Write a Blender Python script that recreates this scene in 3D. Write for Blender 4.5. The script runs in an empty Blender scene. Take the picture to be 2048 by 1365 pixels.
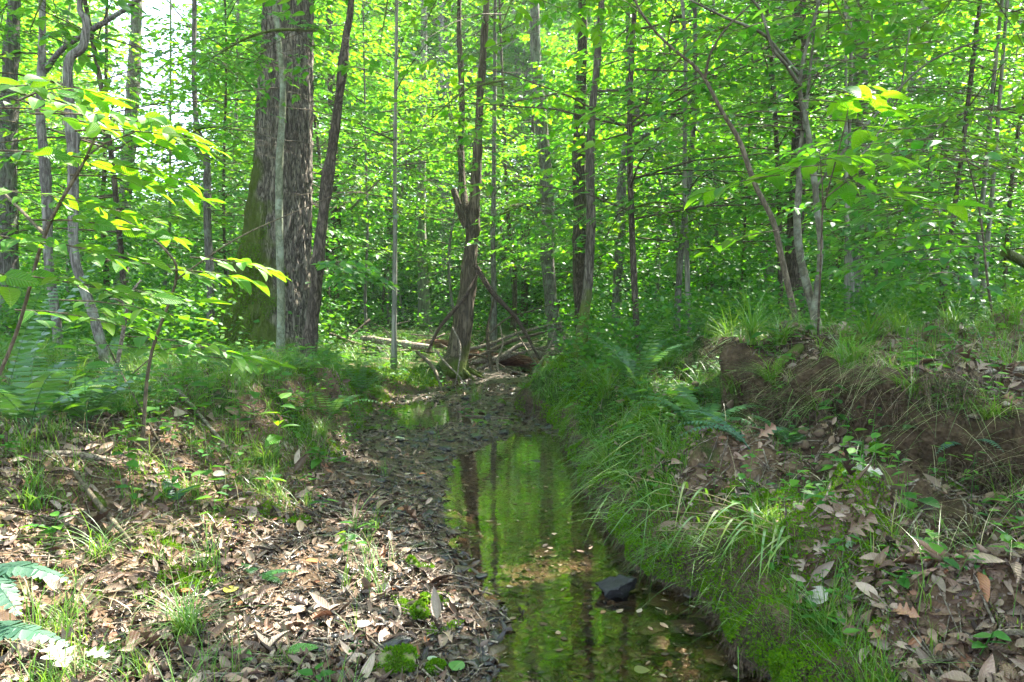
import bpy, math
import numpy as np
from mathutils import Vector
R = math.radians
sc = bpy.context.scene
COL = sc.collection
# ---------------------------------------------------------------- camera
CAM = np.array([0.0, 0.0, 1.1]); PITCH = R(3.46); FPX = 1365.0
cam = bpy.data.objects.new('camera', bpy.data.cameras.new('camera'))
COL.objects.link(cam); sc.camera = cam
cam.location = CAM; cam.rotation_euler = (R(90) - PITCH, 0, 0)
cam.data.sensor_width = 36; cam.data.lens = 36 * FPX / 2048
cam.data.clip_start = 0.05; cam.data.clip_end = 600
# ---------------------------------------------------------------- sky, sun, exposure
SUN_AZ, SUN_EL = R(42), R(57)
SUN = np.array([math.sin(SUN_AZ) * math.cos(SUN_EL), math.cos(SUN_AZ) * math.cos(SUN_EL), math.sin(SUN_EL)])
w = bpy.data.worlds.new('World'); sc.world = w; w.use_nodes = True
nt = w.node_tree; nt.nodes.clear()
sky = nt.nodes.new('ShaderNodeTexSky'); sky.sky_type = 'NISHITA'; sky.sun_disc = False
sky.sun_elevation = SUN_EL; sky.sun_rotation = SUN_AZ; sky.dust_density = 2.0; sky.air_density = 1.2
# thin broken cloud mixed into the sky
tc = nt.nodes.new('ShaderNodeTexCoord'); nz = nt.nodes.new('ShaderNodeTexNoise')
nz.inputs['Scale'].default_value = 2.6; nz.inputs['Detail'].default_value = 8; nz.inputs['Roughness'].default_value = .62
cr = nt.nodes.new('ShaderNodeValToRGB'); cr.color_ramp.elements[0].position = .34; cr.color_ramp.elements[1].position = .66
mx = nt.nodes.new('ShaderNodeMix'); mx.data_type = 'RGBA'; mx.inputs['B'].default_value = (5.4, 6.3, 8.2, 1)
bg = nt.nodes.new('ShaderNodeBackground'); bg.inputs['Strength'].default_value = 0.088
wo = nt.nodes.new('ShaderNodeOutputWorld')
L = nt.links.new
L(tc.outputs['Generated'], nz.inputs['Vector']); L(nz.outputs['Fac'], cr.inputs['Fac'])
L(sky.outputs['Color'], mx.inputs['A']); L(cr.outputs['Color'], mx.inputs['Factor'])
L(mx.outputs['Result'], bg.inputs['Color']); L(bg.outputs['Background'], wo.inputs['Surface'])
sun = bpy.data.objects.new('sun', bpy.data.lights.new('sun', 'SUN')); COL.objects.link(sun)
sun.data.energy = 4.8; sun.data.angle = R(0.5); sun.data.color = (1.0, 0.95, 0.86)
sun.rotation_euler = Vector(tuple(SUN)).to_track_quat('Z', 'Y').to_euler()
sc.view_settings.view_transform = 'Standard'; sc.view_settings.look = 'None'
sc.view_settings.exposure = 3.12; sc.view_settings.gamma = 1
cy = sc.cycles
cy.max_bounces = 8; cy.diffuse_bounces = 4; cy.glossy_bounces = 3; cy.transmission_bounces = 6; cy.transparent_max_bounces = 8
cy.sample_clamp_indirect = 6; cy.use_denoising = True
cy.caustics_reflective = False; cy.caustics_refractive = False

# ---------------------------------------------------------------- numpy helpers
rs = np.random.RandomState
_T = rs(5).rand(256, 256)
def vnoise(x, y):
    x = np.asarray(x, float); y = np.asarray(y, float)
    xi = np.floor(x).astype(int); yi = np.floor(y).astype(int)
    fx = x - xi; fy = y - yi; fx = fx * fx * (3 - 2 * fx); fy = fy * fy * (3 - 2 * fy)
    a = _T[xi & 255, yi & 255]; b = _T[(xi + 1) & 255, yi & 255]
    c = _T[xi & 255, (yi + 1) & 255]; d = _T[(xi + 1) & 255, (yi + 1) & 255]
    return (a * (1 - fx) + b * fx) * (1 - fy) + (c * (1 - fx) + d * fx) * fy
def fbm(x, y, o=4, s=0.0):
    v = 0; a = .5; t = 0
    for i in range(o):
        v = v + a * (vnoise(x + s + 17.3 * i, y - s + 9.1 * i) * 2 - 1); t += a; a *= .5; x = x * 2.03; y = y * 2.03
    return v / t
def smooth(a, b, x):
    t = np.clip((np.asarray(x, float) - a) / (b - a), 0, 1); return t * t * (3 - 2 * t)
def nrm(v): return v / np.maximum(np.linalg.norm(v, axis=-1, keepdims=True), 1e-9)
def at(px, py, Y):
    dx = (px - 1024) / FPX; dz = -(py - 682.5) / FPX
    d = np.array([dx, math.cos(PITCH) + math.sin(PITCH) * dz, -math.sin(PITCH) + math.cos(PITCH) * dz])
    return CAM + d * (Y / d[1])

# ---------------------------------------------------------------- terrain height
YR = [.4, 1.5, 1.96, 2.2, 2.5, 3.0, 3.75, 4.4, 5.0, 5.8, 6.2, 6.6, 7.5, 8.8, 10, 12, 20]
XR = [.9, .80, .73, .66, .65, .54, .48, .455, .47, .42, .26, .10, .12, .36, .60, .9, 2]
YF = [.4, 2, 3, 4, 5, 5.5, 6.5, 7.4, 8, 8.7, 9.3, 10, 11, 12.5, 20]
XF = [-1.1, -1.0, -1.0, -1.02, -1.12, -1.2, -1.35, -1.3, -1.1, -.9, -.62, -.75, -.8, -.6, .3]
YW = [.4, 1.5, 1.96, 2.3, 2.6, 3.0, 3.75, 4.4, 4.8, 5.0, 5.5, 5.9, 20]
XW = [.0, -.05, -.09, -.07, -.15, -.27, -.41, -.45, -.40, -.25, -.08, 0.0, 0.0]
def xrn(y): return .085 * fbm(y * 2.6, y * 0 + 2, 4) + .075 * fbm(y * 8, y * 0 + 31, 3) * smooth(8, 5, y)
def masks(x, y):
    xr = np.interp(y, YR, XR) + xrn(y); xf = np.interp(y, YF, XF) + .08 * fbm(y * 2, x * 0 + 7, 3)
    xw = np.interp(y, YW, XW) + .04 * fbm(y * 4, x * 0 + 5, 3)
    return x - xr, xf - x, xw, xr, xf
def Hs(x, y):
    """big shapes, no fine grain"""
    dr, dl, xw, xr, xf = masks(x, y)
    n1 = fbm(x * .9, y * .9, 3); n2 = fbm(x * 4.5, y * 4.5, 3, 3.0)
    inside = np.minimum(x - xw, (xr - x) * 2)
    bed = .012 - .085 * smooth(-.08, .3, inside)
    bar = .012 + .10 * np.clip((xw - x) / np.maximum(xw - xf, .2), 0, 1.2)
    z = np.where(x < xw, bar, bed)
    rif = -.002 + .030 * fbm(x * 2.2, y * 1.6, 3, 8.0)
    rif = rif - .07 * np.exp(-(((x + .78) / .28) ** 2 + ((y - 6.45) / .42) ** 2) ** 1.5)
    z = z * (1 - smooth(4.9, 5.9, y)) + rif * smooth(4.9, 5.9, y) + .006 * n2
    z = z + .08 * smooth(8.8, 10.5, y) * (1 - smooth(-.25, .1, x))
    wl = np.interp(y, [2, 3.5, 4.3, 4.8, 5.8, 7, 9, 12], [1.25, 1.1, .6, .22, .25, .5, .45, 1.0])
    zl = np.interp(y, [1, 2, 3, 4.3, 5, 6.5, 7.5, 9, 12, 16], [.44, .44, .48, .54, .56, .54, .42, .32, .30, .4])
    left = (zl - .1) * smooth(0, 1, np.clip(dl / wl, 0, 1)) + .04 * np.clip(dl - wl, 0, 6) + .08 * n1 * smooth(.1, .9, dl) + .03 * n2 * smooth(0, .3, dl)
    left = left + .10 * np.exp(-(((x + 1.75) / .42) ** 2 + ((y - 2.75) / .25) ** 2))
    z = z + left * (dl > 0)
    zs = np.interp(y, [1, 2, 3.5, 4.6, 6, 7], [.28, .33, .30, .26, .12, 0.0])
    lo = np.interp(y, [1, 2.5, 4, 5.5, 7, 9, 12], [.20, .24, .32, .30, .19, .12, .2])
    d0 = .98 + .22 * fbm(y * 1.3, y * 0 + 11, 2)
    lh = .10 + .09 * fbm(y * 2.1, x * 1.2 + 21, 3)
    right = .03 + lh * smooth(0, .06 + .05 * (lh > .1), dr) + lo * smooth(.03, .40, dr) + zs * smooth(d0 - .10, d0 + .10, dr) + .085 * np.clip(dr - d0, 0, 3.2)
    right = right + .10 * n1 * smooth(.1, .8, dr) + .17 * n2 * smooth(.03, .2, dr) + .07 * fbm(x * 8, y * 8, 3, 5.) * smooth(.02, .12, dr)
    right = right + .13 * fbm(x * 5.5, y * 5.5, 4, 15.) * np.exp(-((dr - d0) / .3) ** 2) * (1 - smooth(5.5, 6.5, y))
    z = np.where(dr > 0, np.maximum(right, z * 0), z)
    pl = .42 + .12 * n1 + .03 * n2
    t = smooth(12.2, 14.5, y); z = z * (1 - t) + pl * t
    z = z + smooth(9, 26, y) * .30 * np.clip(x - 3.5, 0, 30) ** .95 * .8 + .20 * np.clip(y - 25, 0, 60) + .03 * np.clip(-x - 8, 0, 30) * smooth(5, 20, y)
    return z
def H(x, y):
    x = np.asarray(x, float); y = np.asarray(y, float)
    near = 1 - smooth(7, 12, y)
    return Hs(x, y) + near * (.010 * fbm(x * 17, y * 17, 3, 1.0) + .004 * fbm(x * 60, y * 60, 2, 2.0))
def NH(x, y, e=.03):
    hx = (Hs(x + e, y) - Hs(x - e, y)) / (2 * e); hy = (Hs(x, y + e) - Hs(x, y - e)) / (2 * e)
    return nrm(np.stack([-hx, -hy, np.ones_like(hx)], -1))
def gp(px, py, y0=1.0):
    """ground point seen at a pixel"""
    d = nrm(at(px, py, 1.0) - CAM); t = np.arange(y0, 40, .004)
    P = CAM + d * t[:, None]; h = H(P[:, 0], P[:, 1]); k = np.argmax(P[:, 2] < h)
    q = P[k].copy(); q[2] = h[k]; return q
def onground(x, y, dz=0.0): return np.array([x, y, float(H(x, y)) + dz])

# ---------------------------------------------------------------- mesh builder
class MB:
    def __init__(s): s.V = []; s.F = []; s.M = []; s.A = []; s.n = 0; s.S = []
    def add(s, V, F, mi=0, uv=None, sm=True):
        V = np.asarray(V, float).reshape(-1, 3); F = np.asarray(F, int)
        if len(F) == 0: return s
        s.V.append(V); s.F.append(F + s.n); s.M.append(np.full(len(F), mi)); s.S.append(np.full(len(F), sm))
        s.A.append(np.zeros((len(V), 3)) if uv is None else np.asarray(uv, float).reshape(-1, 3)); s.n += len(V); return s
    def build(s, name, mats, parent=None, base=None, attrs=None):
        V = np.concatenate(s.V)
        if base is not None: V = V - np.asarray(base)
        m = bpy.data.meshes.new(name); m.vertices.add(len(V)); m.vertices.foreach_set('co', V.astype(np.float32).ravel())
        li = np.concatenate([f.ravel() for f in s.F]); lt = np.concatenate([np.full(len(f), f.shape[1]) for f in s.F])
        m.loops.add(len(li)); m.loops.foreach_set('vertex_index', li.astype(np.int32))
        m.polygons.add(len(lt)); m.polygons.foreach_set('loop_start', (np.cumsum(lt) - lt).astype(np.int32))
        m.polygons.foreach_set('loop_total', lt.astype(np.int32))
        m.polygons.foreach_set('material_index', np.concatenate(s.M).astype(np.int32))
        m.polygons.foreach_set('use_smooth', np.concatenate(s.S))
        a = m.attributes.new('luv', 'FLOAT_VECTOR', 'POINT'); a.data.foreach_set('vector', np.concatenate(s.A).astype(np.float32).ravel())
        for k, v in (attrs or {}).items():
            a = m.attributes.new(k, 'FLOAT', 'POINT'); a.data.foreach_set('value', np.asarray(v, np.float32))
        for mt in (mats if isinstance(mats, (list, tuple)) else [mats]): m.materials.append(mt)
        m.update(calc_edges=True)
        o = bpy.data.objects.new(name, m); COL.objects.link(o)
        if parent is not None: o.parent = parent
        elif base is not None: o.location = base
        return o
def tag(o, label=None, cat=None, group=None, kind=None):
    if label: o['label'] = label
    if cat: o['category'] = cat
    if group: o['group'] = group
    if kind: o['kind'] = kind
    return o
def empty(name, loc, label, cat, group=None, rz=0.0):
    o = bpy.data.objects.new(name, None); COL.objects.link(o); o.location = loc; o.rotation_euler = (0, 0, rz); o.empty_display_size = .1
    return tag(o, label, cat, group)
def kids(o): return [c for c in bpy.data.objects if c.parent == o]
def dup(root, ch, loc, rz, scale, label, group=None):
    r = root.copy(); COL.objects.link(r); r.location = loc; r.rotation_euler = (0, 0, rz); r.scale = (scale,) * 3 if np.isscalar(scale) else scale
    r['label'] = label
    if group: r['group'] = group
    for c in ch:
        d = c.copy(); COL.objects.link(d); d.parent = r
    return r

def catmull(P, n):
    P = np.asarray(P, float)
    if len(P) == 2: return P[0] + (P[1] - P[0]) * np.linspace(0, 1, n)[:, None]
    Q = np.vstack([2 * P[0] - P[1], P, 2 * P[-1] - P[-2]]); seg = len(P) - 1
    t = np.linspace(0, seg - 1e-6, n); i = t.astype(int); f = (t - i)[:, None]
    a, b, c, d = Q[i], Q[i + 1], Q[i + 2], Q[i + 3]
    return .5 * (2 * b + (c - a) * f + (2 * a - 5 * b + 4 * c - d) * f ** 2 + (3 * b - a - 3 * c + d) * f ** 3)
def tube(path, rad, n=24, sides=8, amp=0.0, seed=0, cap=True, knob=0.0, res=True):
    C = catmull(path, n) if res else np.asarray(path, float); n = len(C)
    rad = np.interp(np.linspace(0, 1, n), np.linspace(0, 1, len(rad)), rad)
    T = nrm(np.gradient(C, axis=0)); ref = np.array([0, 1, 0.]) if abs(T[:, 2]).mean() > .5 else np.array([0, 0, 1.])
    A = nrm(np.cross(ref, T)); B = np.cross(T, A)
    th = np.linspace(0, 2 * np.pi, sides, endpoint=False)
    s = np.cumsum(np.r_[0, np.linalg.norm(np.diff(C, axis=0), axis=1)])
    r = rad[:, None] * np.ones(sides)
    if amp: r = r * (1 + amp * fbm(np.cos(th)[None] * 1.7 + s[:, None] * 3.1 + seed, np.sin(th)[None] * 1.7 + s[:, None] * 1.3 + seed * 2.7, 3))
    if knob: r = r * (1 + knob * np.clip(fbm(s[:, None] * 7 + seed, s[:, None] * 0 + seed, 2) - .15, 0, 1))
    V = C[:, None] + r[..., None] * (np.cos(th)[None, :, None] * A[:, None] + np.sin(th)[None, :, None] * B[:, None])
    i = np.arange(n - 1)[:, None] * sides; j = np.arange(sides)[None]; k = (j + 1) % sides
    F = np.stack([i + j, i + k, i + sides + k, i + sides + j], -1).reshape(-1, 4)
    V = V.reshape(-1, 3)
    if cap:
        V = np.vstack([V, C[:1], C[-1:]]); j = j[0]; k = k[0]; c0 = n * sides
        # caps as quads with a doubled centre are avoided: use thin quads over pairs
        T0 = np.stack([np.full(sides, c0), k, j], -1); T1 = np.stack([np.full(sides, c0 + 1), (n - 1) * sides + j, (n - 1) * sides + k], -1)
        return V, F, np.vstack([T0, T1])
    return V, F, np.zeros((0, 3), int)
def addtube(mb, path, rad, mi=0, **k):
    V, F, Tt = tube(path, rad, **k); b = mb.n; mb.add(V, F, mi)
    if len(Tt):
        mb.F.append(Tt + b); mb.M.append(np.full(len(Tt), mi)); mb.S.append(np.full(len(Tt), False))
def tubes(mb, P, r0, r1, sides=4, mi=0):
    """many thin tubes at once: P (n,p,3)"""
    n, p, _ = P.shape; T = nrm(np.gradient(P, axis=1)); ref = np.array([.13, .21, .97]) + 0 * T; ref = nrm(ref + .3 * np.roll(T, 1, -1))
    A = nrm(np.cross(ref, T)); B = np.cross(T, A); th = np.linspace(0, 2 * np.pi, sides, endpoint=False)
    r = np.asarray(r0).reshape(-1, 1) * (1 - np.linspace(0, 1, p)) + np.asarray(r1).reshape(-1, 1) * np.linspace(0, 1, p)
    V = P[:, :, None] + r[:, :, None, None] * (np.cos(th)[:, None] * A[:, :, None] + np.sin(th)[:, None] * B[:, :, None])
    b = (np.arange(n) * p * sides)[:, None, None]; i = np.arange(p - 1)[None, :, None] * sides; j = np.arange(sides)[None, None]; k = (j + 1) % sides
    F = np.stack([b + i + j, b + i + k, b + i + sides + k, b + i + sides + j], -1).reshape(-1, 4)
    mb.add(V, F, mi)
# leaf templates (x along the midrib, y across, z up)
def T_simple(w=.5, droop=.1, fold=.06):
    v = np.array([[0, 0, 0], [.28, -w * .46, fold], [.66, -w * .36, fold * .6 - droop * .4], [1, 0, -droop], [.66, w * .36, fold * .6 - droop * .4], [.28, w * .46, fold]])
    return v, np.array([[0, 1, 2, 3], [0, 3, 4, 5]])
def T_quad(w=.55): return np.array([[0, 0, 0], [.45, -w / 2, .03], [1, 0, -.08], [.45, w / 2, .03]]), np.array([[0, 1, 2, 3]])
def T_grid(wf, nx=9, ny=5, bend=.2, cup=.12, curl=0.0, wav=0.0, seed=0):
    """leaf with outline width wf(t); bend along the midrib, cup across, edge waves"""
    t = np.linspace(0, 1, nx); s = np.linspace(-1, 1, ny); rng = rs(seed)
    W = wf(t); x = t[:, None] + 0 * s; y = W[:, None] * s
    z = cup * np.abs(s) ** 1.5 * W[:, None] * 2 - bend * (t[:, None] ** 2) + curl * np.sin(t[:, None] * 5 + seed) * s * W[:, None]
    z = z + wav * np.sin(t[:, None] * 22 + seed) * np.abs(s) * W[:, None]
    x = x * (1 - .15 * bend)
    V = np.stack([x, y, z], -1).reshape(-1, 3)
    i = np.arange(nx - 1)[:, None] * ny; j = np.arange(ny - 1)
    return V, np.stack([i + j, i + ny + j, i + ny + j + 1, i + j + 1], -1).reshape(-1, 4)
ovate = lambda w: (lambda t: w * .5 * np.sin(np.pi * np.clip(t, 0, 1) ** .8) ** .75 * (1 - .25 * t))
oak = lambda w: (lambda t: w * .5 * (np.sin(np.pi * t ** 1.1) ** .6) * (.62 + .38 * np.cos(t * 22)) + .01 * np.sin(np.pi * t))
def place(mb, T, P, Fd, N, S, mi=0, sw=None, uv=True):
    tv, tf = T; P = np.asarray(P, float); n = len(P)
    if n == 0: return
    Fd = nrm(Fd); Sd = nrm(np.cross(N, Fd)); Nn = np.cross(Fd, Sd); S = np.broadcast_to(np.asarray(S, float), (n,))
    sw = S if sw is None else sw * S
    V = P[:, None] + (S[:, None] * tv[None, :, 0])[..., None] * Fd[:, None] + (sw[:, None] * tv[None, :, 1])[..., None] * Sd[:, None] + (S[:, None] * tv[None, :, 2])[..., None] * Nn[:, None]
    F = (np.arange(n)[:, None, None] * len(tv) + tf[None]).reshape(-1, tf.shape[1])
    mb.add(V, F, mi, uv=np.broadcast_to(tv[None], V.shape) if uv else None)
def blades(mb, P, L_, Wd, lean, az, mi=0, seg=4, droop=.35):
    n = len(P); t = np.linspace(0, 1, seg + 1)[None]; d = np.stack([np.cos(az), np.sin(az), 0 * az], -1); s = np.stack([-np.sin(az), np.cos(az), 0 * az], -1)
    h = (L_ * 1)[:, None] * (t - droop * lean[:, None] * t ** 2.2); o = (L_ * lean)[:, None] * t ** 1.7
    C = P[:, None] + o[..., None] * d[:, None]; C = C + np.stack([0 * h, 0 * h, h], -1)
    wv = (Wd[:, None] * (1 - t ** 2) + .0002)[..., None] * s[:, None] * .5
    V = np.stack([C - wv, C + wv], 2); k = 2 * (seg + 1)
    q = np.array([[2 * i, 2 * i + 1, 2 * i + 3, 2 * i + 2] for i in range(seg)])
    uv = np.zeros(V.shape); uv[..., 0] = t[..., None]
    mb.add(V, (np.arange(n)[:, None, None] * k + q[None]).reshape(-1, 4), mi, uv=uv)

# ---------------------------------------------------------------- materials
class NT:
    def __init__(s, name):
        s.m = bpy.data.materials.new(name); s.m.use_nodes = True; s.t = s.m.node_tree; s.t.nodes.clear()
        s.out = s.t.nodes.new('ShaderNodeOutputMaterial')
    def n(s, typ, ins=None, **props):
        d = s.t.nodes.new('ShaderNode' + typ)
        for k, v in props.items(): setattr(d, k, v)
        for k, v in (ins or {}).items():
            sk = d.inputs[k]
            if isinstance(v, bpy.types.NodeSocket): s.t.links.new(v, sk)
            elif isinstance(v, bpy.types.Node): s.t.links.new(v.outputs[0], sk)
            else: sk.default_value = v
        return d
    def ramp(s, fac, stops):
        d = s.t.nodes.new('ShaderNodeValToRGB'); s.t.links.new(fac, d.inputs[0]); e = d.color_ramp.elements
        while len(e) < len(stops): e.new(.5)
        for k, (p, c) in enumerate(stops): e[k].position = p; e[k].color = (*c, 1) if len(c) == 3 else c
        return d.outputs[0]
    def mix(s, f, a, b, bt='MIX'):
        d = s.t.nodes.new('ShaderNodeMix'); d.data_type = 'RGBA'; d.blend_type = bt
        for nm, v in (('Factor', f), ('A', a), ('B', b)):
            if isinstance(v, bpy.types.NodeSocket): s.t.links.new(v, d.inputs[nm])
            else: d.inputs[nm].default_value = v if nm == 'Factor' else (*v, 1)
        return d.outputs['Result']
    def math(s, op, a, b=0.0, c=0.0):
        d = s.t.nodes.new('ShaderNodeMath'); d.operation = op
        for i, v in enumerate((a, b, c)):
            if isinstance(v, bpy.types.NodeSocket): s.t.links.new(v, d.inputs[i])
            else: d.inputs[i].default_value = v
        return d.outputs[0]
    def noise(s, scale, detail=4, rough=.55, vec=None, sc3=None, dist=0.0):
        co = vec or s.n('TexCoord').outputs['Object']
        if sc3: co = s.n('Mapping', {'Vector': co, 'Scale': sc3}).outputs[0]
        return s.n('TexNoise', {'Vector': co, 'Scale': scale, 'Detail': detail, 'Roughness': rough, 'Distortion': dist}).outputs[0]
    def bump(s, h, st=.5, d=.01, nr=None):
        i = {'Height': h, 'Strength': st, 'Distance': d}
        if nr is not None: i['Normal'] = nr
        return s.n('Bump', i).outputs[0]
    def attr(s, nm): return s.n('Attribute', attribute_name=nm)
    def done(s, sh): s.t.links.new(sh, s.out.inputs['Surface']); return s.m

def leaf_mat(name, stops, trans, tf=.5, rough=.38, gl=.05, veins=False, var=.35, gz=.20):
    N = NT(name); rnd = N.n('NewGeometry').outputs['Random Per Island']
    c = N.ramp(rnd, stops)
    big = N.noise(.45, 3, vec=N.n('NewGeometry').outputs['Position'])
    c = N.mix(var, c, N.mix(big, (.25, .25, .25), (1.6, 1.6, 1.5)), 'MULTIPLY')
    tcol = N.mix(1.0, N.mix(rnd, trans[0], trans[1]), N.mix(big, (.6, .6, .6), (1.3, 1.3, 1.3)), 'MULTIPLY')
    nr = {}
    if veins:
        xyz = N.n('SeparateXYZ', {0: N.attr('luv').outputs['Vector']}); ay = N.math('ABSOLUTE', xyz.outputs[1])
        wv = N.math('SINE', N.math('MULTIPLY', N.math('SUBTRACT', xyz.outputs[0], N.math('MULTIPLY', ay, .8)), 75.0))
        mid = N.math('LESS_THAN', ay, .014)
        st = N.math('MULTIPLY_ADD', wv, .5, .5)
        c = N.mix(N.math('MULTIPLY', st, .25), c, (.02, .06, .01)); c = N.mix(N.math('MULTIPLY', mid, .6), c, (.25, .32, .08))
        tcol = N.mix(N.math('MULTIPLY', st, .35), tcol, (.10, .28, .01))
        b = N.bump(wv, .5, .002); nr = {'Normal': b}
    di = N.n('BsdfDiffuse', {'Color': c, **nr}); tr = N.n('BsdfTranslucent', {'Color': tcol, **nr})
    m1 = N.n('MixShader', {0: tf, 1: di.outputs[0], 2: tr.outputs[0]})
    go = N.n('BsdfGlossy', {'Color': (1, 1, 1, 1), 'Roughness': rough, **nr})
    lw = N.n('LayerWeight', {'Blend': .25}); f = N.math('MULTIPLY_ADD', lw.outputs['Fresnel'], gz, gl)
    return N.done(N.n('MixShader', {0: f, 1: m1.outputs[0], 2: go.outputs[0]}).outputs[0])
YG = ((.36, .58, .03), (.22, .50, .03))
M_under = leaf_mat('leaf_understory', [(0, (.018, .095, .016)), (.5, (.030, .145, .016)), (1, (.075, .20, .014))], ((.10, .44, .015), (.27, .60, .012)), var=.6, gl=.03, rough=.5)
M_canopy = leaf_mat('leaf_canopy', [(0, (.022, .12, .006)), (.6, (.05, .18, .008)), (1, (.10, .22, .008))], ((.12, .50, .012), (.38, .68, .01)), tf=.55, var=.55, gl=.03, rough=.5)
M_near = leaf_mat('leaf_near', [(0, (.03, .15, .008)), (.6, (.06, .21, .008)), (1, (.12, .25, .01))], ((.16, .48, .010), (.33, .58, .010)), veins=True, var=.1, tf=.6, gl=.02, gz=.10, rough=.45)
M_herb = leaf_mat('leaf_herb', [(0, (.014, .075, .012)), (.6, (.030, .14, .014)), (1, (.08, .20, .015))], ((.10, .36, .012), (.24, .50, .01)), tf=.4, gl=.02, gz=.12, rough=.5)
M_fern = leaf_mat('leaf_fern', [(0, (.025, .085, .03)), (1, (.05, .14, .035))], ((.12, .32, .04), (.2, .40, .04)), tf=.35, rough=.3)
M_fernblue = leaf_mat('leaf_fern_waxy', [(0, (.025, .085, .05)), (1, (.04, .12, .065))], ((.08, .26, .07), (.10, .30, .07)), tf=.3, rough=.45, gl=.05)
M_grass = leaf_mat('blade_grass', [(0, (.030, .11, .006)), (.7, (.085, .22, .010)), (.93, (.12, .22, .03)), (.95, (.30, .25, .10)), (1, (.36, .28, .14))], ((.2, .42, .03), (.32, .48, .05)), tf=.4, rough=.5, gl=.02, gz=.08)
M_moss = leaf_mat('moss_sprig', [(0, (.04, .13, .004)), (1, (.13, .26, .008))], ((.16, .34, .015), (.26, .42, .02)), tf=.35, rough=.7, gl=.0, gz=.03)
M_straw = leaf_mat('blade_straw', [(0, (.32, .24, .11)), (1, (.42, .36, .18))], ((.4, .3, .12), (.45, .4, .15)), tf=.3)
M_farleaf = leaf_mat('leaf_far', [(0, (.03, .14, .018)), (.5, (.05, .19, .02)), (1, (.10, .24, .02))], ((.22, .60, .04), (.42, .74, .04)), tf=.5, gl=.05)
def litter_mat(name, stops, rough=.55, wet=0.0):
    N = NT(name); rnd = N.n('NewGeometry').outputs['Random Per Island']; c = N.ramp(rnd, stops)
    n = N.noise(60, 5); c = N.mix(.55, c, N.mix(n, (.35, .33, .3), (1.5, 1.45, 1.4)), 'MULTIPLY')
    xyz = N.n('SeparateXYZ', {0: N.attr('luv').outputs['Vector']}); ay = N.math('ABSOLUTE', xyz.outputs[1])
    wv = N.math('SINE', N.math('MULTIPLY', N.math('SUBTRACT', xyz.outputs[0], ay), 60.0))
    p = N.n('BsdfPrincipled', {'Base Color': c, 'Roughness': rough, 'Specular IOR Level': .5, 'Normal': N.bump(N.math('MULTIPLY_ADD', wv, .3, n), .5, .003)})
    return N.done(p.outputs[0])
M_litter = litter_mat('dry_leaf', [(0, (.035, .020, .013)), (.28, (.10, .055, .032)), (.5, (.19, .12, .075)), (.68, (.30, .215, .155)), (.8, (.16, .12, .09)), (.92, (.40, .31, .25)), (1, (.26, .10, .04))])
M_wetleaf = litter_mat('wet_leaf', [(0, (.018, .013, .010)), (.5, (.05, .035, .025)), (.85, (.09, .065, .045)), (1, (.16, .11, .07))], rough=.2)
def flat_leaf(name, a, b, r=.5):
    return leaf_mat(name, [(0, a), (1, b)], ((a[0] * 2, a[1] * 2, a[2] * 1.5), (b[0] * 2, b[1] * 2, b[2] * 1.5)), tf=.25, rough=r, veins=True, var=.05)

def bark(name, c0, c1, moss=0.0, scale=(26, 26, 4), bs=.8, bd=.02, mosshi=None, lich=0.0, sparkle=(0, 0)):
    N = NT(name); co = N.n('TexCoord').outputs['Object']
    n1 = N.noise(1.0, 6, .6, vec=co, sc3=scale, dist=.5); n2 = N.noise(3.0, 4, .5, vec=co); n3 = N.noise(90, 3, vec=co)
    r = N.math('ABSOLUTE', N.math('SUBTRACT', n1, .5)); h = N.math('MULTIPLY', r, 5.0)
    c = N.mix(N.ramp(h, [(0, (0, 0, 0)), (.6, (1, 1, 1))]), c0, c1); c = N.mix(.5, c, N.mix(n3, (.6, .6, .6), (1.4, 1.4, 1.4)), 'MULTIPLY')
    if lich: c = N.mix(N.math('MULTIPLY', N.ramp(N.noise(7, 5, .7, vec=co), [(.5, (0, 0, 0)), (.62, (1, 1, 1))]), lich), c, (.30, .34, .26))
    if moss or mosshi:
        z = N.n('SeparateXYZ', {0: co}); hf = N.math('SUBTRACT', 1.0, N.math('DIVIDE', z.outputs[2], mosshi or 1.0))
        f = N.math('ADD', hf, N.math('MULTIPLY_ADD', n2, 1.6, -.8 + moss))
        if sparkle[0]: f = N.math('SUBTRACT', f, N.math('MULTIPLY', N.math('ADD', z.outputs[0], sparkle[1]), sparkle[0]))
        f = N.ramp(f, [(.35, (0, 0, 0)), (.65, (1, 1, 1))])
        c = N.mix(N.math('MULTIPLY', f, .88), c, N.mix(n3, (.045, .07, .008), (.14, .20, .015)))
    hh = N.math('ADD', h, N.math('MULTIPLY', n3, .25))
    p = N.n('BsdfPrincipled', {'Base Color': c, 'Roughness': .85, 'Specular IOR Level': .25, 'Normal': N.bump(hh, bs, bd)})
    return N.done(p.outputs[0])
B_oak = bark('bark_oak', (.03, .024, .018), (.30, .26, .20), scale=(30, 30, 5), bd=.03, mosshi=4.2, moss=.24, sparkle=(2.0, .02))
B_grey = bark('bark_grey', (.07, .06, .05), (.24, .215, .19), lich=.5, mosshi=.8, moss=-.3)
B_brown = bark('bark_brown', (.04, .030, .020), (.19, .15, .11), scale=(30, 30, 7), bs=1, bd=.03, mosshi=.5, moss=-.3)
B_snag = bark('bark_snag', (.05, .038, .024), (.23, .18, .12), scale=(22, 22, 2.2), bs=1, bd=.03, mosshi=1.2, moss=-.25)
B_smooth = bark('bark_smooth', (.065, .06, .04), (.15, .14, .095), lich=.35, scale=(14, 14, 9), bs=.3, bd=.01)
B_twigbrown = bark('bark_twig', (.06, .047, .03), (.15, .12, .08), scale=(30, 30, 12), bs=.3, bd=.006)
B_mossy = bark('bark_mossy', (.05, .04, .03), (.20, .17, .13), moss=.1, mosshi=1.3)
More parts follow.
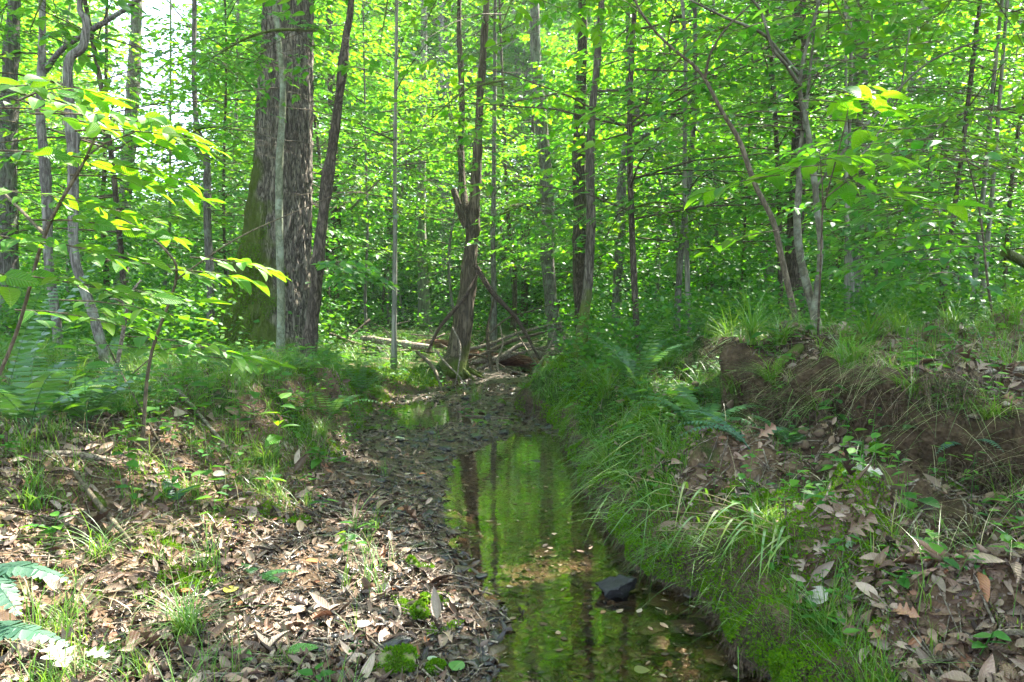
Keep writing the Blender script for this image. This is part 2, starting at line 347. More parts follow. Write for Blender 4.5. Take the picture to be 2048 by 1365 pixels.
B_far = bark('bark_far', (.12, .12, .09), (.28, .27, .21), scale=(12, 12, 2), bs=.5)
B_dead = bark('bark_dead', (.09, .07, .05), (.33, .27, .21), scale=(30, 30, 30), bs=.6, bd=.01)
B_red = bark('bark_reddish', (.08, .035, .022), (.28, .14, .09), scale=(3, 30, 30), bs=1, bd=.02)
B_lichen = bark('bark_lichen', (.10, .11, .065), (.21, .22, .14), lich=.6, scale=(14, 14, 9), bs=.3, bd=.01)
B_vine = bark('bark_vine', (.035, .025, .018), (.13, .095, .065), scale=(30, 30, 30), bs=.6)
B_root = bark('bark_root', (.04, .027, .018), (.15, .10, .065), scale=(20, 20, 20), bs=.6, bd=.01)

N = NT('terrain')  # soil, silt bed with painted undercut shade on its right lip, mossy and green-tinged parts by where they are
co = N.n('TexCoord').outputs['Object']
bed_lipshadef = N.attr('bed').outputs['Fac']; mossf = N.attr('moss').outputs['Fac']; soilf = N.attr('scarp').outputs['Fac']
a = N.noise(14, 8, .65, vec=co); b = N.noise(120, 4, .6, vec=co); c3 = N.noise(3, 4, .6, vec=co)
soil = N.ramp(a, [(.25, (.055, .033, .020)), (.5, (.13, .083, .050)), (.75, (.24, .165, .11))])
clay = N.ramp(a, [(.25, (.022, .014, .008)), (.5, (.062, .041, .024)), (.75, (.13, .088, .053))])
soil = N.mix(soilf, soil, clay)
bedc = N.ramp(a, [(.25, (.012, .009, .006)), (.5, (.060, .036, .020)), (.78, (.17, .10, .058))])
col = N.mix(bed_lipshadef, soil, bedc)
col = N.mix(.5, col, N.mix(b, (.45, .45, .45), (1.6, 1.6, 1.6)), 'MULTIPLY')
mm = N.ramp(N.math('ADD', N.math('MULTIPLY', mossf, .9), N.math('MULTIPLY_ADD', c3, 1.8, -1.1)), [(.3, (0, 0, 0)), (.5, (1, 1, 1))])
col = N.mix(mm, col, N.mix(b, (.014, .034, .006), (.045, .09, .013)))
rough = N.math('MULTIPLY_ADD', bed_lipshadef, -.50, .92)
spec = N.math('MULTIPLY_ADD', bed_lipshadef, .4, .15)
p = N.n('BsdfPrincipled', {'Base Color': col, 'Roughness': rough, 'Specular IOR Level': spec,
      'Normal': N.bump(N.math('ADD', N.math('MULTIPLY', a, 1.0), N.math('MULTIPLY', N.n('TexVoronoi', {'Vector': co, 'Scale': 55.0}).outputs[0], .5)), 1.0, .035)})
M_ground = N.done(p.outputs[0])

N = NT('soil_crumb'); rn_ = N.n('NewGeometry').outputs['Random Per Island']
M_crumb = N.done(N.n('BsdfPrincipled', {'Base Color': N.ramp(rn_, [(0, (.05, .030, .018)), (.6, (.12, .078, .046)), (1, (.20, .14, .09))]), 'Roughness': .95}).outputs[0])
N = NT('stream_water')
co = N.n('TexCoord').outputs['Object']
h1 = N.n('TexNoise', {'Vector': N.n('Mapping', {'Vector': co, 'Scale': (5, 11, 1)}).outputs[0], 'Scale': 1.6, 'Detail': 3, 'Roughness': .5}).outputs[0]
bp = N.bump(h1, .10, .010)
fr = N.n('Fresnel', {'IOR': 1.33, 'Normal': bp})
gl = N.n('BsdfGlossy', {'Color': (1, 1, 1, 1), 'Roughness': .015, 'Normal': bp})
tp = N.n('BsdfTransparent', {'Color': (.96, .82, .70, 1)})
M_water = N.done(N.n('MixShader', {0: N.math('MINIMUM', N.math('MULTIPLY', fr.outputs[0], 1.8), 1.0), 1: tp.outputs[0], 2: gl.outputs[0]}).outputs[0])

def stone_mat(name, c0, c1, rough, moss=0.0, spec=.5):
    N = NT(name); co = N.n('TexCoord').outputs['Object']; n = N.noise(9, 6, .6, vec=co); f = N.noise(110, 3, vec=co)
    lay = N.noise(1, 5, .6, vec=co, sc3=(8, 8, 60))
    c = N.mix(N.ramp(n, [(.3, (0, 0, 0)), (.7, (1, 1, 1))]), c0, c1); c = N.mix(.4, c, N.mix(lay, (.4, .4, .4), (1.5, 1.5, 1.5)), 'MULTIPLY')
    if moss:
        g = N.n('SeparateXYZ', {0: N.n('NewGeometry').outputs['Normal']}).outputs[2]
        m = N.ramp(N.math('ADD', N.math('MULTIPLY', g, .5), N.math('MULTIPLY_ADD', n, 1.2, -.75 + moss)), [(.35, (0, 0, 0)), (.6, (1, 1, 1))])
        c = N.mix(m, c, N.mix(f, (.06, .10, .01), (.17, .24, .02)))
    p = N.n('BsdfPrincipled', {'Base Color': c, 'Roughness': rough, 'Specular IOR Level': spec, 'Normal': N.bump(N.math('ADD', N.math('MULTIPLY', lay, .6), N.math('MULTIPLY', f, .4)), .8, .01)})
    return N.done(p.outputs[0])
S_wet = stone_mat('stone_wet', (.010, .010, .011), (.045, .042, .042), .33, spec=.45)
S_brown = stone_mat('stone_brown', (.028, .019, .012), (.095, .065, .042), .4)
S_dry = stone_mat('stone_dry', (.16, .125, .09), (.34, .28, .22), .8, spec=.3)
S_moss = stone_mat('stone_mossy', (.10, .08, .05), (.24, .19, .14), .8, moss=.25, spec=.3)

# ---------------------------------------------------------------- ground sheet and water
def axis(a, b, st, out0, out1, g=1.07):
    m = list(np.arange(a, b + 1e-6, st)); d = st; lo = [a]; hi = [m[-1]]
    while lo[-1] > out0: d *= g; lo.append(lo[-1] - d)
    d = st
    while hi[-1] < out1: d *= g; hi.append(hi[-1] + d)
    return np.array(lo[::-1][:-1] + m + hi[1:])
xs = axis(-2.8, 2.8, .02, -110, 110); ys = axis(1.2, 7.2, .02, -14, 150, 1.06)
GX, GY = np.meshgrid(xs, ys); GZ = H(GX, GY)
drm, dlm, xwm, xrm, xfm = masks(GX, GY)
undercut = np.exp(-((drm - .05) / .06) ** 2) * smooth(1.5, 2, GY) * (1 - smooth(6, 8, GY))
mb = MB(); nx = len(xs); i = np.arange(len(ys) - 1)[:, None] * nx; j = np.arange(nx - 1)[None]
VX = GX - .07 * undercut * smooth(.05, .16, GZ)
d0g = .98 + .22 * fbm(GY * 1.3, GY * 0 + 11, 2); VX = VX - (.13 + .08 * fbm(GX * 3, GY * 5, 3, 9.)) * np.exp(-((drm - d0g - .07) / .075) ** 2) * (1 - smooth(5, 6, GY))
bed_lipshadeA = (smooth(.13, .03, drm + .04 * fbm(GX * 12, GY * 12, 2)) * smooth(.35, -.15, dlm + .1 * fbm(GX * 3, GY * 3)) * (1 - smooth(11.5, 13, GY)))  # bed's wet dark colour also climbs the right lip, painted as undercut shade
bed_lipshadeA = bed_lipshadeA * np.clip(smooth(-.75, -.1, GX - xwm + .25 * fbm(GX * 4, GY * 4)) + smooth(3.6, 4.6, GY), 0, 1)
mossR = np.exp(-((drm - .15) / .22) ** 2) * .6 + .85 * smooth(.05, .2, drm) * smooth(2.7, 3.6, GY) * (1 - smooth(.75, 1.0, drm) * (1 - smooth(4.6, 5.6, GY)))
mossL = smooth(.0, .3, dlm) * (.45 + .35 * smooth(3.3, 4.5, GY))
mossA = np.clip(mossR * (drm > 0) + mossL, 0, 1) * (1 - bed_lipshadeA)
mossA = np.maximum(mossA, .9 * smooth(11.4, 12.4, GY))
scA = smooth(.5, .8, drm) * (1 - smooth(1.25, 1.6, drm)) * (1 - smooth(5.2, 6, GY))
mb.add(np.stack([VX, GY, GZ], -1), np.stack([i + j, i + j + 1, i + nx + j + 1, i + nx + j], -1).reshape(-1, 4))
tag(mb.build('ground', M_ground, attrs={'bed': bed_lipshadeA.ravel(), 'moss': mossA.ravel(), 'scarp': scA.ravel()}), kind='structure')
mb = MB(); xs2 = np.linspace(-1.6, 1.2, 30); ys2 = np.linspace(.2, 12.5, 60); a, b = np.meshgrid(xs2, ys2); i = np.arange(59)[:, None] * 30; j = np.arange(29)[None]
mb.add(np.stack([a, b, 0 * a], -1), np.stack([i + j, i + j + 1, i + 31 + j, i + 30 + j], -1).reshape(-1, 4))
tag(mb.build('water', M_water), kind='structure')

# ---------------------------------------------------------------- foliage generators
def spray_leaves(rng, O, AZ, Ln, pitch, m=8, k=6, size=.09, droop=.25, flat=.25, angle=.9):
    """n side branches, each with m twigs of k leaves lying in one sheet; returns leaf P, dir, normal, size and the branch and twig paths"""
    n = len(O); t = np.linspace(.18, 1, m)[None] + rng.uniform(-.03, .03, (n, m))
    d = np.stack([np.cos(AZ), np.sin(AZ), pitch], -1); up = np.array([0, 0, 1.])
    def axp(tt): return O[:, None] + (Ln[:, None] * tt)[..., None] * d[:, None] - (Ln[:, None] * droop * tt ** 2)[..., None] * up
    A = axp(t); sgn = np.where(np.arange(m) % 2, 1, -1)[None] * np.ones((n, 1)); an = angle * sgn + rng.uniform(-.25, .25, (n, m))
    az = AZ[:, None] + an; TL = Ln[:, None] * (.55 * (1 - .75 * t)) * rng.uniform(.7, 1.2, (n, m)) + size * .6
    td = np.stack([np.cos(az), np.sin(az), rng.uniform(-.12, .12, (n, m)) + pitch[:, None] * .4], -1)
    s = (np.arange(k) + .6) / k; s = s[None, None] + rng.uniform(-.04, .04, (n, m, k))
    P = A[:, :, None] + (TL[..., None] * s)[..., None] * td[:, :, None] - (TL[..., None] * .18 * s ** 2)[..., None] * up
    sg = np.where(np.arange(k) % 2, 1, -1)[None, None]; la = az[..., None] + sg * rng.uniform(.4, 1.1, (n, m, k))
    la[..., -1] = az
    D = np.stack([np.cos(la), np.sin(la), rng.uniform(-.45, .12, (n, m, k))], -1)
    Nn = up + rng.normal(0, flat, P.shape)
    S = size * rng.uniform(.6, 1.2, (n, m, k))
    tp = np.linspace(0, 1, 4)[None] * np.ones((n, 1)); main = axp(tp)
    tw = np.stack([A, A + (TL * .5)[..., None] * td - (TL * .045)[..., None] * up, A + TL[..., None] * td - (TL * .18)[..., None] * up], 2).reshape(-1, 3, 3)
    return P.reshape(-1, 3), D.reshape(-1, 3), Nn.reshape(-1, 3), S.ravel(), main, tw
TS = [T_simple(.55, .12), T_simple(.45, .05), T_simple(.62, .2)]
def put(mb, rng, P, D, Nn, S, mi, T=None):
    T = T or TS; w = rng.randint(0, len(T), len(P))
    if len(T) == 7: w = np.where((w == 2) | (w == 3) | (w == 6), np.where(rng.rand(len(P)) < .6, 0, w), w)
    for q in range(len(T)):
        k = w == q; place(mb, T[q], P[k], D[k], Nn[k], S[k], mi)
def crown_understory(seed, h0, h1, path, nb, Lmax, size, mb, lm, wm, m=8, k=6, azr=None, twigs=True, T=None, keep=None):
    keep = keep or (sun_keep if path[0][0] or path[0][1] else None)
    rng = rs(seed); f = rng.uniform(0, 1, nb); z = h0 + (h1 - h0) * f
    C = catmull(path, 60); zz = C[:, 2]; O = np.stack([np.interp(z, zz, C[:, 0]), np.interp(z, zz, C[:, 1]), z], -1)
    az = (np.arange(nb) * 2.4 + rng.uniform(-.4, .4, nb)) if azr is None else rng.uniform(*azr, nb)
    Ln = Lmax * (1 - .45 * f) * rng.uniform(.6, 1.1, nb); pt = rng.uniform(.0, .45, nb) + .2 * f
    P, D, Nn, S, mainp, tw = spray_leaves(rng, O, az, Ln, pt, m, k, size)
    if keep is not None:
        q = keep(P); P, D, Nn, S = P[q], D[q], Nn[q], S[q]
    put(mb, rng, P, D, Nn, S, lm, T)
    tubes(mb, mainp, np.clip(Ln * .006, .003, .012), .0015, 4, wm)
    if twigs: tubes(mb, tw, .0016, .0008, 3, wm)
def crown_canopy(seed, O, h, rad, nl, mb, lm, wm, size=.13, keep=None, ns=14, m=7, k=5):
    """ascending limbs that carry many leafy side branches"""
    rng = rs(seed); O = np.asarray(O, float)
    for q in range(nl):
        az = q * 2.4 + rng.uniform(-.4, .4); f = q / max(nl - 1, 1); b = O + np.array([0, 0, h * f * .7]); el = rng.uniform(.2, .9)
        Lg = rad * (1.05 - .45 * f) * rng.uniform(.75, 1.15); d = np.array([math.cos(az), math.sin(az), el])
        pth = [b, b + d * Lg * .35 + [0, 0, .1], b + d * Lg * .7 + [rng.uniform(-.3, .3), rng.uniform(-.3, .3), 0], b + d * Lg]
        r0 = .02 + rad * .012
        addtube(mb, pth, [r0, r0 * .25], wm, n=9, sides=6, cap=False)
        C = catmull(pth, 40); ii = rng.randint(8, 40, ns); Ob = C[ii]
        a2 = az + rng.choice([-1, 1], ns) * rng.uniform(.3, 1.6, ns); Ln = rng.uniform(.5, 1.25, ns) * rad * .33
        P, D, Nn, S, mp, tw = spray_leaves(rng, Ob, a2, Ln, rng.uniform(-.1, .5, ns), m, k, size, flat=.45)
        if keep is not None:
            kk = keep(P); P, D, Nn, S = P[kk], D[kk], Nn[kk], S[kk]
        put(mb, rng, P, D, Nn, S, lm); tubes(mb, mp, .008, .003, 3, wm)

LIT = [(.9, 2.45, .26, .9), (-2.05, 1.75, .55, .95), (-.68, 2.5, .58, 1.2), (-.42, 2.95, .28, .9), (-1.45, 2.4, .55, .9), (-1.12, 7.9, .5, 1.0), (-2.2, 4.2, .9, .5), (-1.5, 3.3, .5, .5), (-1.6, 5.6, .8, .7), (1.0, 8.6, 1.2, .6), (1.2, 4.4, .5, .5), (-.7, 6.4, .35, .8), (-3.4, 6.6, 1.2, .6), (.25, 10.6, 1.1, 1.0), (-1.9, 9.6, .9, .9), (2.9, 5.2, .5, .5), (-1.1, 2.0, .5, .6), (-1.5, 1.9, .6, .95)]  # ground spots picked for sun patches; crown leaves shading them are cut away
def sun_keep(P):
    """leaf holes cut to place sun patches: a leaf whose shadow would fall on one is left out"""
    z0 = P[:, 2]; g = P - SUN * (P[:, 2:3] - .3) / SUN[2]; x, y = g[:, 0], g[:, 1]
    n = fbm(x * 2.6, y * 2.6, 3, 4.0); b = np.zeros(len(P))
    for cx, cy_, r, s_ in LIT: b = np.maximum(b, s_ * np.exp(-(((x - cx) ** 2 + (y - cy_) ** 2) / r ** 2) ** 1.5))
    return (n + b * 1.2 < .30) | (z0 < 1.9)
_sk = sun_keep
def sun_keep(P):
    """also leaves the break in the canopy, up and to the left over the bank, through which the sky shows"""
    u = (P[:, 0] / np.maximum(P[:, 1], .1) + .535) / .075; v = ((P[:, 2] - 1.1) / np.maximum(P[:, 1], .1) - .40) / .17
    return _sk(P) & ~((P[:, 1] > 5) & (u * u + v * v + .9 * fbm(P[:, 0] * 2, P[:, 2] * 2, 2) < 1))
LAND = [(0, 'the left edge of the photo'), (560, 'the huge mossy oak'), (930, 'the broken snag over the stream'), (1170, 'the pair of trunks on the right bank'), (1620, 'the leaning saplings on the right bank')]
ORD = ['first', 'second', 'third', 'fourth', 'fifth', 'sixth', 'seventh', 'eighth', 'ninth', 'tenth', 'eleventh', 'twelfth', 'thirteenth', 'fourteenth', 'fifteenth', 'sixteenth', 'seventeenth', 'eighteenth']
def auto_labels(pxs, fmt):
    order = np.argsort(pxs); cnt = {}; out = [''] * len(pxs)
    for q in order:
        li = max(i for i, (x, _) in enumerate(LAND) if x <= max(pxs[q], 0)); k = cnt.get(li, 0); cnt[li] = k + 1
        out[q] = fmt.format(ORD[min(k, len(ORD) - 1)], LAND[li][1])
    return out
def topx(P): return 1024 + P[0] / P[1] * FPX
# ---------------------------------------------------------------- the huge mossy oak (real furrowed, buttressed trunk)
def furrowed_trunk(cl, nz_=360, na=150, furrow=.12, ztop=None):
    """cl: list of (centre x,y,z, radius x, radius y); returns verts/faces with ridged bark, a left buttress and a dark seam"""
    cl = np.array(cl, float); t = np.linspace(0, len(cl) - 1, nz_) ; i0 = np.arange(len(cl)); C = np.stack([np.interp(t, i0, cl[:, k]) for k in range(5)], 1)
    for k in range(5): C[:, k] = np.convolve(np.r_[np.full(14, C[0, k]), C[:, k], np.full(14, C[-1, k])], np.ones(29) / 29, 'valid')
    th = np.linspace(0, 2 * np.pi, na, endpoint=False); TH, Z = np.meshgrid(th, C[:, 2])
    u = TH * 5.2; sway = .5 * fbm(np.cos(TH) * 2 + 4, Z * 1.2, 2)
    rd = 1 - np.abs(fbm(np.cos(TH) * 7 + sway, np.sin(TH) * 7 + Z * 1.9, 3)) * 3.2
    rd2 = 1 - np.abs(fbm(np.cos(TH) * 16 + sway, np.sin(TH) * 16 + Z * 1.7, 2, 3.)) * 2.6
    r = 1 + furrow * (.8 * rd + .45 * rd2 - .7)
    low = 1 - smooth(.45, 1.9, Z)
    r = r + low * (.10 * fbm(np.cos(TH) * 1.6, np.sin(TH) * 1.6 + Z * .3, 2, 9.) + .05 * np.maximum(0, np.cos(TH * 5 + .7)) )
    # a deep seam that runs up the left front of the trunk, leaning with the buttress
    sa = 4.05 - .12 * (Z - .5) + .05 * np.sin(Z * 6)
    dd = np.abs(TH - sa); r = r - (.30 * np.exp(-(dd / .085) ** 2) - .10 * np.exp(-((dd - .22) / .12) ** 2)) * (1 - smooth(1.7, 3.6, Z)) - .10 * np.exp(-(dd / .06) ** 2) * (1 - smooth(3.5, 6, Z))
    X = C[:, 0:1] + C[:, 3:4] * r * np.cos(TH); Y = C[:, 1:2] + C[:, 4:5] * r * np.sin(TH)
    V = np.stack([X, Y, Z], -1).reshape(-1, 3); i = np.arange(nz_ - 1)[:, None] * na; j = np.arange(na)[None]; k = (j + 1) % na
    return V, np.stack([i + j, i + k, i + na + k, i + na + j], -1).reshape(-1, 4)
D = 8.6
def sect(y, xl, xr_, Y=D, sc_=1.0):
    a = at(xl, y, Y); b = at(xr_, y, Y); return [(a[0] + b[0]) / 2, Y, a[2], (b[0] - a[0]) / 2, (b[0] - a[0]) / 2 * sc_]
cl = [sect(790, 380, 650, sc_=.7), sect(720, 405, 632, sc_=.75), sect(660, 434, 618, sc_=.8), sect(600, 458, 616, sc_=.85), sect(520, 482, 618), sect(440, 497, 621), sect(350, 509, 622), sect(200, 519, 623), sect(60, 527, 624), sect(-150, 535, 626), sect(-800, 560, 635), sect(-2000, 590, 640)]
base = np.array([cl[2][0], D, .38])
oakt = empty('mossy_oak_tree', base, 'huge furrowed tree trunk with moss over its flared left foot', 'tree')
mb = MB(); V, F = furrowed_trunk(cl); mb.add(V, F); mb.build('trunk', B_oak, oakt, base)
mb = MB(); rng = rs(3); crown_canopy(31, [cl[-2][0], D, 8.5], 5.5, 4.8, 12, mb, 0, 1, size=.14, keep=sun_keep)
mb.build('crown', [M_canopy, B_grey], oakt, base)
for q, (aa, ln_) in enumerate([(3.35, 1.0), (3.9, .75), (4.5, .6), (5.1, .55), (5.8, .7), (.1, .5)]):
    e = base + np.array([math.cos(aa) * (.45 + ln_), math.sin(aa) * (.35 + ln_ * .6), 0]); e[2] = float(H(e[0], e[1])) - .04; mb = MB(); m_ = base + np.array([math.cos(aa) * .5, math.sin(aa) * .42, .12])
    addtube(mb, [base + [math.cos(aa) * .3, math.sin(aa) * .25, .55], m_, (m_ + e) / 2 + [0, 0, .03], e], [.16, .13, .07, .02], n=24, sides=10, amp=.3, knob=.4, seed=q); mb.build('root', B_oak, oakt, base)
# moss on the oak's foot: tufts grown on the trunk surface, left side
V3 = V; Nn = nrm(V3 - np.array([base[0] + .1, D, 0]) * np.array([1, 1, 0]) - V3 * np.array([0, 0, 1]))
w = (V3[:, 2] < 2.4) & (V3[:, 2] > .3); score = (1.4 - V3[:, 2] * .5) + fbm(V3[:, 0] * 5 + V3[:, 1] * 3, V3[:, 2] * 3, 3) * 1.3 - np.clip((V3[:, 0] - base[0]) * 1.9, -1.0, 3)
idx = np.where(w & (score > .5))[0]; idx = rng.choice(idx, min(len(idx) * 3, 45000)); mbm = MB()
P = V3[idx] + rng.normal(0, .008, (len(idx), 3)); place(mbm, T_quad(.5), P, nrm(Nn[idx] * .8 + rng.normal(0, .6, P.shape)), rng.normal(0, 1, P.shape), rng.uniform(.012, .03, len(idx)))
mbm.build('moss', M_moss, oakt, base)

# ---------------------------------------------------------------- trees drawn from their own trunks
def px_path(pts, Y):
    return [at(a, b, Y if np.isscalar(Y) else Y[q]) for q, (a, b) in enumerate(pts)]
def ray_rad(wpx, Y): return wpx / 2 / FPX * Y
def hero(name, pts, Y, widths, mat, label, cat='tree', top=None, crown=None, branches=(), sides=12, amp=.12, knob=.25, seed=1, n=70, group=None, extra=None):
    P = px_path(pts, Y); g = P[-1].copy(); g[2] = float(H(g[0], g[1])) - .06
    P = P[:-1] + [g] if P[-1][2] > g[2] - .3 else P
    P = P[::-1]; rad = [ray_rad(w_, Y) for w_ in widths][::-1]
    if top is not None:
        e = P[-1]; q = P[-2]; dr = nrm(e - q); dr = nrm(dr + [0, 0, .6]); P = P + [e + dr * (top - e[2]) * .5, e + dr * (top - e[2])]; rad = rad + [rad[-1] * .75, rad[-1] * .3]
    # radius control follows arclength of the points
    C = np.array(P); s = np.r_[0, np.cumsum(np.linalg.norm(np.diff(C, axis=0), axis=1))]; s /= s[-1]
    rr = np.interp(np.linspace(0, 1, 40), s, rad)
    rr[0] *= 1.35; rr[1] *= 1.12
    base = P[0].copy(); root = empty(name, base, label, cat, group)
    mb = MB(); addtube(mb, P, rr, n=n, sides=sides, amp=amp, knob=knob, seed=seed)
    mb.build('trunk', mat, root, base)
    for bi, (bp, bw) in enumerate(branches):
        Yb = [x[2] for x in bp]; Q = [at(x[0], x[1], x[2]) for x in bp]; m2 = MB()
        addtube(m2, Q, [ray_rad(v, np.mean(Yb)) for v in bw], n=26, sides=7, amp=.1, knob=.3, seed=bi + seed); m2.build('branch', mat, root, base)
    if crown or extra:
        mb = MB()
        if crown: crown(mb, C, root)
        if extra: extra(mb, C, root)
        mb.build('crown', [crown_leaf, B_twigbrown], root, base)
    return root
crown_leaf = M_under
def cu(seed, z0, z1, nb, Lm, size=.09, m=8, k=6, azr=None):
    return lambda mb, C, r: crown_understory(seed, z0, z1, C, nb, Lm, size, mb, 0, 1, m, k, azr)
def cc(seed, h, rad, nl, size=.13, drop=0):
    return lambda mb, C, r: crown_canopy(seed, C[-1] - [0, 0, h * .6 + drop], h, rad, nl, mb, 0, 1, size, keep=sun_keep)
hero('slender_tree', [(543, -60), (558, 90), (566, 190), (559, 330), (559, 470), (562, 600), (560, 730)], 7.0, [12, 14, 15, 15, 15, 16, 19], B_lichen, 'slender pale green-grey sapling standing straight in front of the huge mossy oak', top=8.5, crown=cu(11, 2.6, 8, 20, 1.5), knob=.1)
hero('leaning_tree', [(706, -40), (693, 70), (690, 100), (677, 200), (664, 300), (650, 400), (640, 480), (627, 620), (612, 765)], 6.6, [18, 18, 28, 20, 22, 23, 24, 26, 34], B_brown, 'dark rough-barked trunk leaning right, just right of the huge mossy oak', top=9, crown=cc(12, 3, 2.4, 9), amp=.25, knob=.6, seed=4)
hero('crooked_tree', [(389, -40), (388, 140), (392, 240), (404, 290), (414, 335), (415, 450), (421, 560), (420, 670)], 9.0, [10, 12, 13, 13, 15, 14, 14, 16], B_grey, 'thin crooked grey sapling with a bend, left of the huge mossy oak', top=9, crown=cu(13, 3.4, 9, 9, 1.6, .1), knob=.4, seed=6)
hero('grey_tree', [(84, -40), (84, 110), (80, 220), (90, 330), (95, 420), (97, 520), (112, 640), (120, 720)], 6.2, [18, 18, 17, 16, 16, 17, 18, 22], B_grey, 'upright grey trunk nearest the left edge with a branch rising to the right', top=9,
     crown=cc(14, 3, 2.2, 8), branches=[([(70, 165, 6.2), (95, 135, 6.2), (125, 98, 6.1), (180, 62, 6.0), (265, 8, 5.9), (330, -50, 5.8)], [13, 12, 10, 10, 9, 8])], seed=8)
hero('twisted_tree', [(158, -40), (160, 20), (172, 42), (166, 92), (140, 118), (136, 170), (146, 280), (146, 400), (150, 520), (185, 625), (212, 720), (236, 850)], 4.6, [17, 17, 20, 22, 22, 17, 18, 17, 18, 20, 22, 26], B_grey, 'twisted dark sapling with an elbow near its top, second from the left edge', top=6.5, crown=cu(15, 3.6, 6.4, 14, 1.4), knob=.5, seed=9, n=110)
hero('straight_tree', [(274, -40), (270, 100), (264, 220), (254, 340), (246, 480), (238, 660)], 14, [25, 25, 24, 23, 25, 28], B_grey, 'straight greyish trunk against the bright sky gap in the upper left', top=18, crown=cc(16, 4, 3.0, 6, drop=-1), seed=10)
snag = hero('snag_tree', [(975, -40), (968, 80), (962, 170), (957, 260), (953, 340), (946, 440), (938, 540), (926, 650), (905, 765)], 9.4, [16, 18, 22, 22, 26, 32, 38, 42, 50], B_snag, 'broken-limbed brown tree rooted on the stream bank behind the water', top=11, crown=cc(17, 4, 2.8, 9),
     branches=[([(934, 452, 9.35), (922, 428, 9.3), (914, 402, 9.3), (906, 378, 9.3)], [18, 16, 14, 12]), ([(936, 440, 9.45), (926, 380, 9.6), (922, 300, 9.7), (924, 200, 9.8), (918, 60, 9.9), (920, -60, 10)], [18, 14, 13, 12, 10, 8])], amp=.28, knob=.4, seed=12, sides=16, n=100)
hero('pale_tree', [(1068, -40), (1072, 120), (1083, 250), (1092, 350), (1096, 430), (1094, 500), (1100, 580), (1107, 640), (1118, 720)], 13, [26, 26, 26, 26, 26, 28, 30, 32, 42], B_grey, 'pale grey-brown trunk standing between the snag and the paired trunks', top=15, crown=cc(18, 5, 3.4, 11), seed=14)
hero('bank_tree', [(1204, -40), (1196, 100), (1184, 230), (1180, 330), (1182, 430), (1178, 540), (1168, 640), (1153, 762)], 8.2, [16, 18, 19, 19, 20, 22, 24, 30], B_mossy, 'right-leaning front trunk of the pair rooted on the right bank beside the stream', top=10, crown=cc(19, 4, 2.5, 9), seed=15, amp=.2)
hero('bank_tree', [(1166, -40), (1164, 120), (1160, 230), (1158, 340), (1160, 450), (1160, 560), (1162, 640), (1163, 720)], 10.4, [24, 26, 28, 28, 28, 28, 28, 34], B_brown, 'straight darker rear trunk of the pair on the right bank beside the stream', top=12, crown=cc(20, 4, 3.0, 10), seed=17, amp=.2)
hero('forked_tree', [(1258, -60), (1256, 60), (1256, 160), (1266, 245), (1250, 300), (1243, 380), (1241, 470), (1234, 570), (1233, 650), (1236, 720)], 11.5, [11, 13, 14, 20, 20, 18, 18, 20, 22, 28], B_grey, 'forked grey tree right of the paired bank trunks, with moss in its fork', top=11, crown=cc(21, 4, 2.8, 10),
     branches=[([(1264, 240, 11.5), (1285, 205, 11.4), (1310, 150, 11.2), (1335, 105, 11.1), (1375, 40, 11), (1400, -40, 11)], [12, 10, 9, 9, 7, 6]), ([(1244, 330, 11.5), (1268, 290, 11.2), (1330, 245, 10.8), (1400, 185, 10.4), (1470, 110, 10.2)], [10, 9, 8, 6, 5])], seed=19, knob=.5)
hero('thin_tree', [(1390, -40), (1390, 150), (1388, 240), (1378, 360), (1366, 470), (1358, 560), (1352, 680)], 9.5, [9, 10, 11, 12, 12, 12, 15], B_grey, 'thin wavering trunk midway between the forked tree and the leaning saplings', top=9, crown=cu(22, 2.6, 8.5, 26, 2.0, .1), seed=21, knob=.4)
hero('dark_tree', [(1600, -40), (1600, 200), (1594, 400), (1588, 500), (1594, 620), (1596, 700)], 9.0, [30, 32, 34, 36, 38, 44], B_brown, 'thick dark trunk half hidden behind the leaning saplings on the right bank', top=12, crown=cc(23, 5, 3.2, 10), seed=23)
# leaning saplings of the right bank
def big_sprays(pts, size=.11, m=5, k=4, Lm=.8, seed=0, pitch=.1):
    def f(mb, C, r):
        rng = rs(seed); O = np.array([at(*p_[:3]) for p_ in pts]); az = np.array([R(p_[3]) for p_ in pts]); Ln = np.array([p_[4] for p_ in pts]) * Lm
        P, Dd, Nn, S, mp, tw = spray_leaves(rng, O, az, Ln, np.full(len(O), pitch), m, k, size, flat=.22); put(mb, rng, P, Dd, Nn, S, 0, TNEAR); tubes(mb, mp, .004, .0015, 5, 1); tubes(mb, tw, .002, .001, 4, 1)
    return f
TNEAR = [T_grid(ovate(.55), 9, 5, .22, .10, seed=1), T_grid(ovate(.48), 9, 5, .12, .06, seed=2), T_grid(ovate(.62), 9, 5, .3, .12, seed=3)]
hero('leaning_sapling', [(1262, -20), (1300, 50), (1345, 97), (1400, 145), (1445, 225), (1480, 285), (1508, 365), (1545, 440), (1560, 500), (1580, 590), (1604, 680), (1618, 740)], 4.5, [6, 7, 8, 9, 10, 10, 11, 11, 12, 12, 13, 17], B_twigbrown, 'smooth brown sapling curving far over to the left from the right bank', cat='sapling', top=4.6, knob=.1, amp=.04, seed=25,
     branches=[([(1410, 160, 4.5), (1420, 110, 4.4), (1450, 60, 4.3), (1500, 10, 4.2)], [6, 5, 4, 3])], extra=cu(51, 2.3, 3.6, 9, .9, .085, 6, 5))
